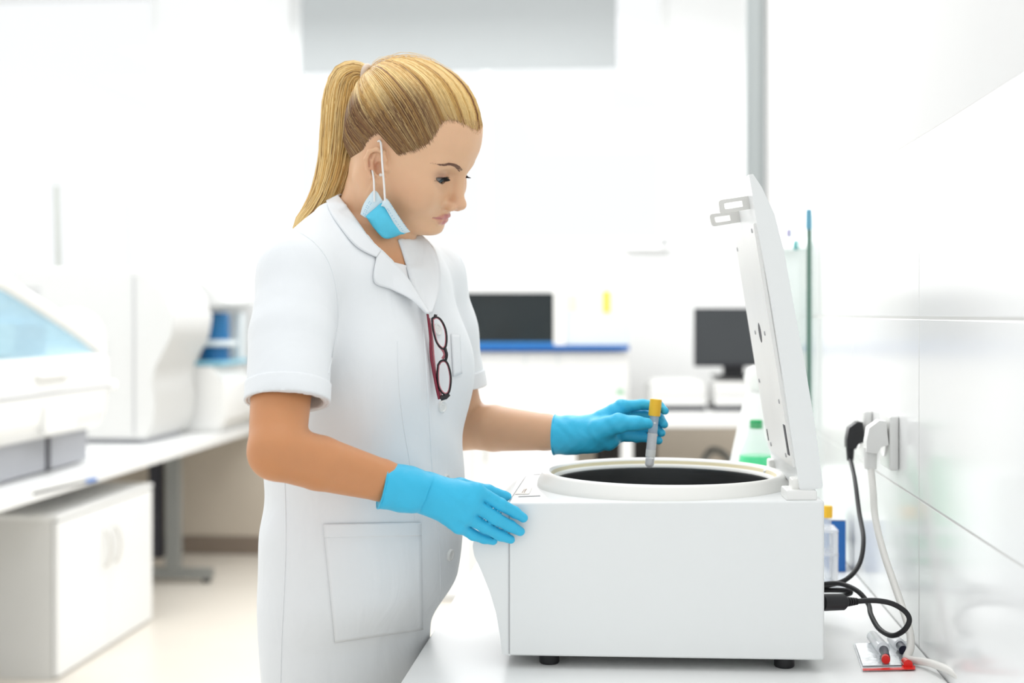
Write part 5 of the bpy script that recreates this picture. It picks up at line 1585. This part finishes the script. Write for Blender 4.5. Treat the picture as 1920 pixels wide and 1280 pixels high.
for L_ in (lens1, lens2):
    ring = spline([G(x, y, GD(y)) for x, y in L_ + [L_[0]]], 6)[:-1]
    rm_ = tube('rim', ring, .0014, M_rimb, sp, 10, closed=True, flat=1.7, up=(0, -1, 0))
    cxm = sum(p[0] for p in L_) / 12; cym = sum(p[1] for p in L_) / 12
    ring2 = spline([G(cxm + (x - cxm) * .86, cym + (y - cym) * .93, GD(y) + .0005) for x, y in L_ + [L_[0]]], 6)[:-1]
    tube('rim_lining', ring2, .0010, M_rimp, rm_, 8, closed=True, flat=1.5, up=(0, -1, 0))
    bm = bmesh.new(); bm.faces.new([bm.verts.new(v) for v in ring]); obj('lens', bm, M_pane, rm_)
tube('bridge', spline([G(432, 530, GD(530)), G(446, 580, GD(580)), G(452, 610, GD(610)), G(446, 650, GD(650)), G(432, 685, GD(685))], 5), [.0020] * 20 + [.002], M_rimb, sp, 10, flat=1.6, up=(0, -1, 0))
tube('nose_pad', spline([G(360, 505, GD(505) + .004), G(410, 560, GD(560) + .004), G(428, 610, GD(610) + .004), G(405, 655, GD(655) + .004)], 5), .0019, M_rimp, sp, 8)
tube('temple', spline([G(238, 130, GD(130) + .000), G(250, 220, GD(220)), G(272, 420, GD(420)), G(284, 640, GD(640)), G(318, 840, GD(840)), G(345, 980, GD(980)), G(372, 1095, GD(1095))], 6), [.0024] * 14 + [.0030] * 23, M_temple, sp, 10, flat=.7)
tube('temple', spline([G(262, 210, GD(220) + .004), G(292, 420, GD(420) + .004), G(310, 640, GD(640) + .005), G(338, 840, GD(840) + .004), G(400, 1085, GD(1085) + .002)], 6), .0020, M_rimp, sp, 10, flat=.7)
tube('hinge', [G(385, 1085, GD(1085)), G(440, 1070, GD(1070)), G(480, 1040, GD(1040))], [.0036, .0036, .0024], M_rimb, sp, 10)
tube('hinge', [G(312, 178, GD(178)), G(345, 190, GD(190))], [.0016, .0022], M_rimb, sp, 8)

# ------------------------------------------------------------------ the tube held over the bowl
tb0, tb1 = PX(1217, 877, 1.902), PX(1230, 748, 1.902)
axv = Vector(tb1 - tb0); Lt = axv.length
tt_ = thing('sample_tube', 'yellow-capped sample tube held in the gloved fingers above the bowl', 'test tube', tuple(tb0))
tt_.rotation_mode = 'QUATERNION'; tt_.rotation_quaternion = axv.to_track_quat('Z', 'Y')
r_ = .0066
prof = [(0, 0)] + [(r_ * math.sin(a), r_ - r_ * math.cos(a)) for a in (.3, .6, .9, 1.2, 1.57)] + [(r_, Lt - .018), (r_ - .0008, Lt - .018)]
lathe('glass_tube', prof, M_plastic, tt_, 28)
lathe('serum', [(0, .001)] + [((r_ - .0009) * math.sin(a), r_ - (r_ - .0009) * math.cos(a)) for a in (.3, .6, .9, 1.2, 1.57)] + [(r_ - .0009, .0135), (0, .0135)], mat('pale_serum', (.90, .91, .90), .2), tt_, 24)
lathe('paper_label', [(r_ + .0003, .016), (r_ + .0003, .050)], M_frost, tt_, 28)
lathe('tube_label_patch', [(r_ + .0005, .0165), (r_ + .0005, .0265)], mat('label_paper', (.82, .84, .82), .6), tt_, 28)
for k in range(3):
    box('print_mark', (-.001, -(r_ + .0004), .0185 + k * .0024), (.0016, .0006, .0011), M_greyln, tt_, 0)
cp_ = [(r_ + .0001, Lt - .0215)]
lathe('screw_cap', [(r_ - .0004, Lt - .0240), (.0083, Lt - .0240), (.0086, Lt - .0225), (.0086, Lt - .0015), (.0080, Lt), (0, Lt)], M_yel, tt_, 36)
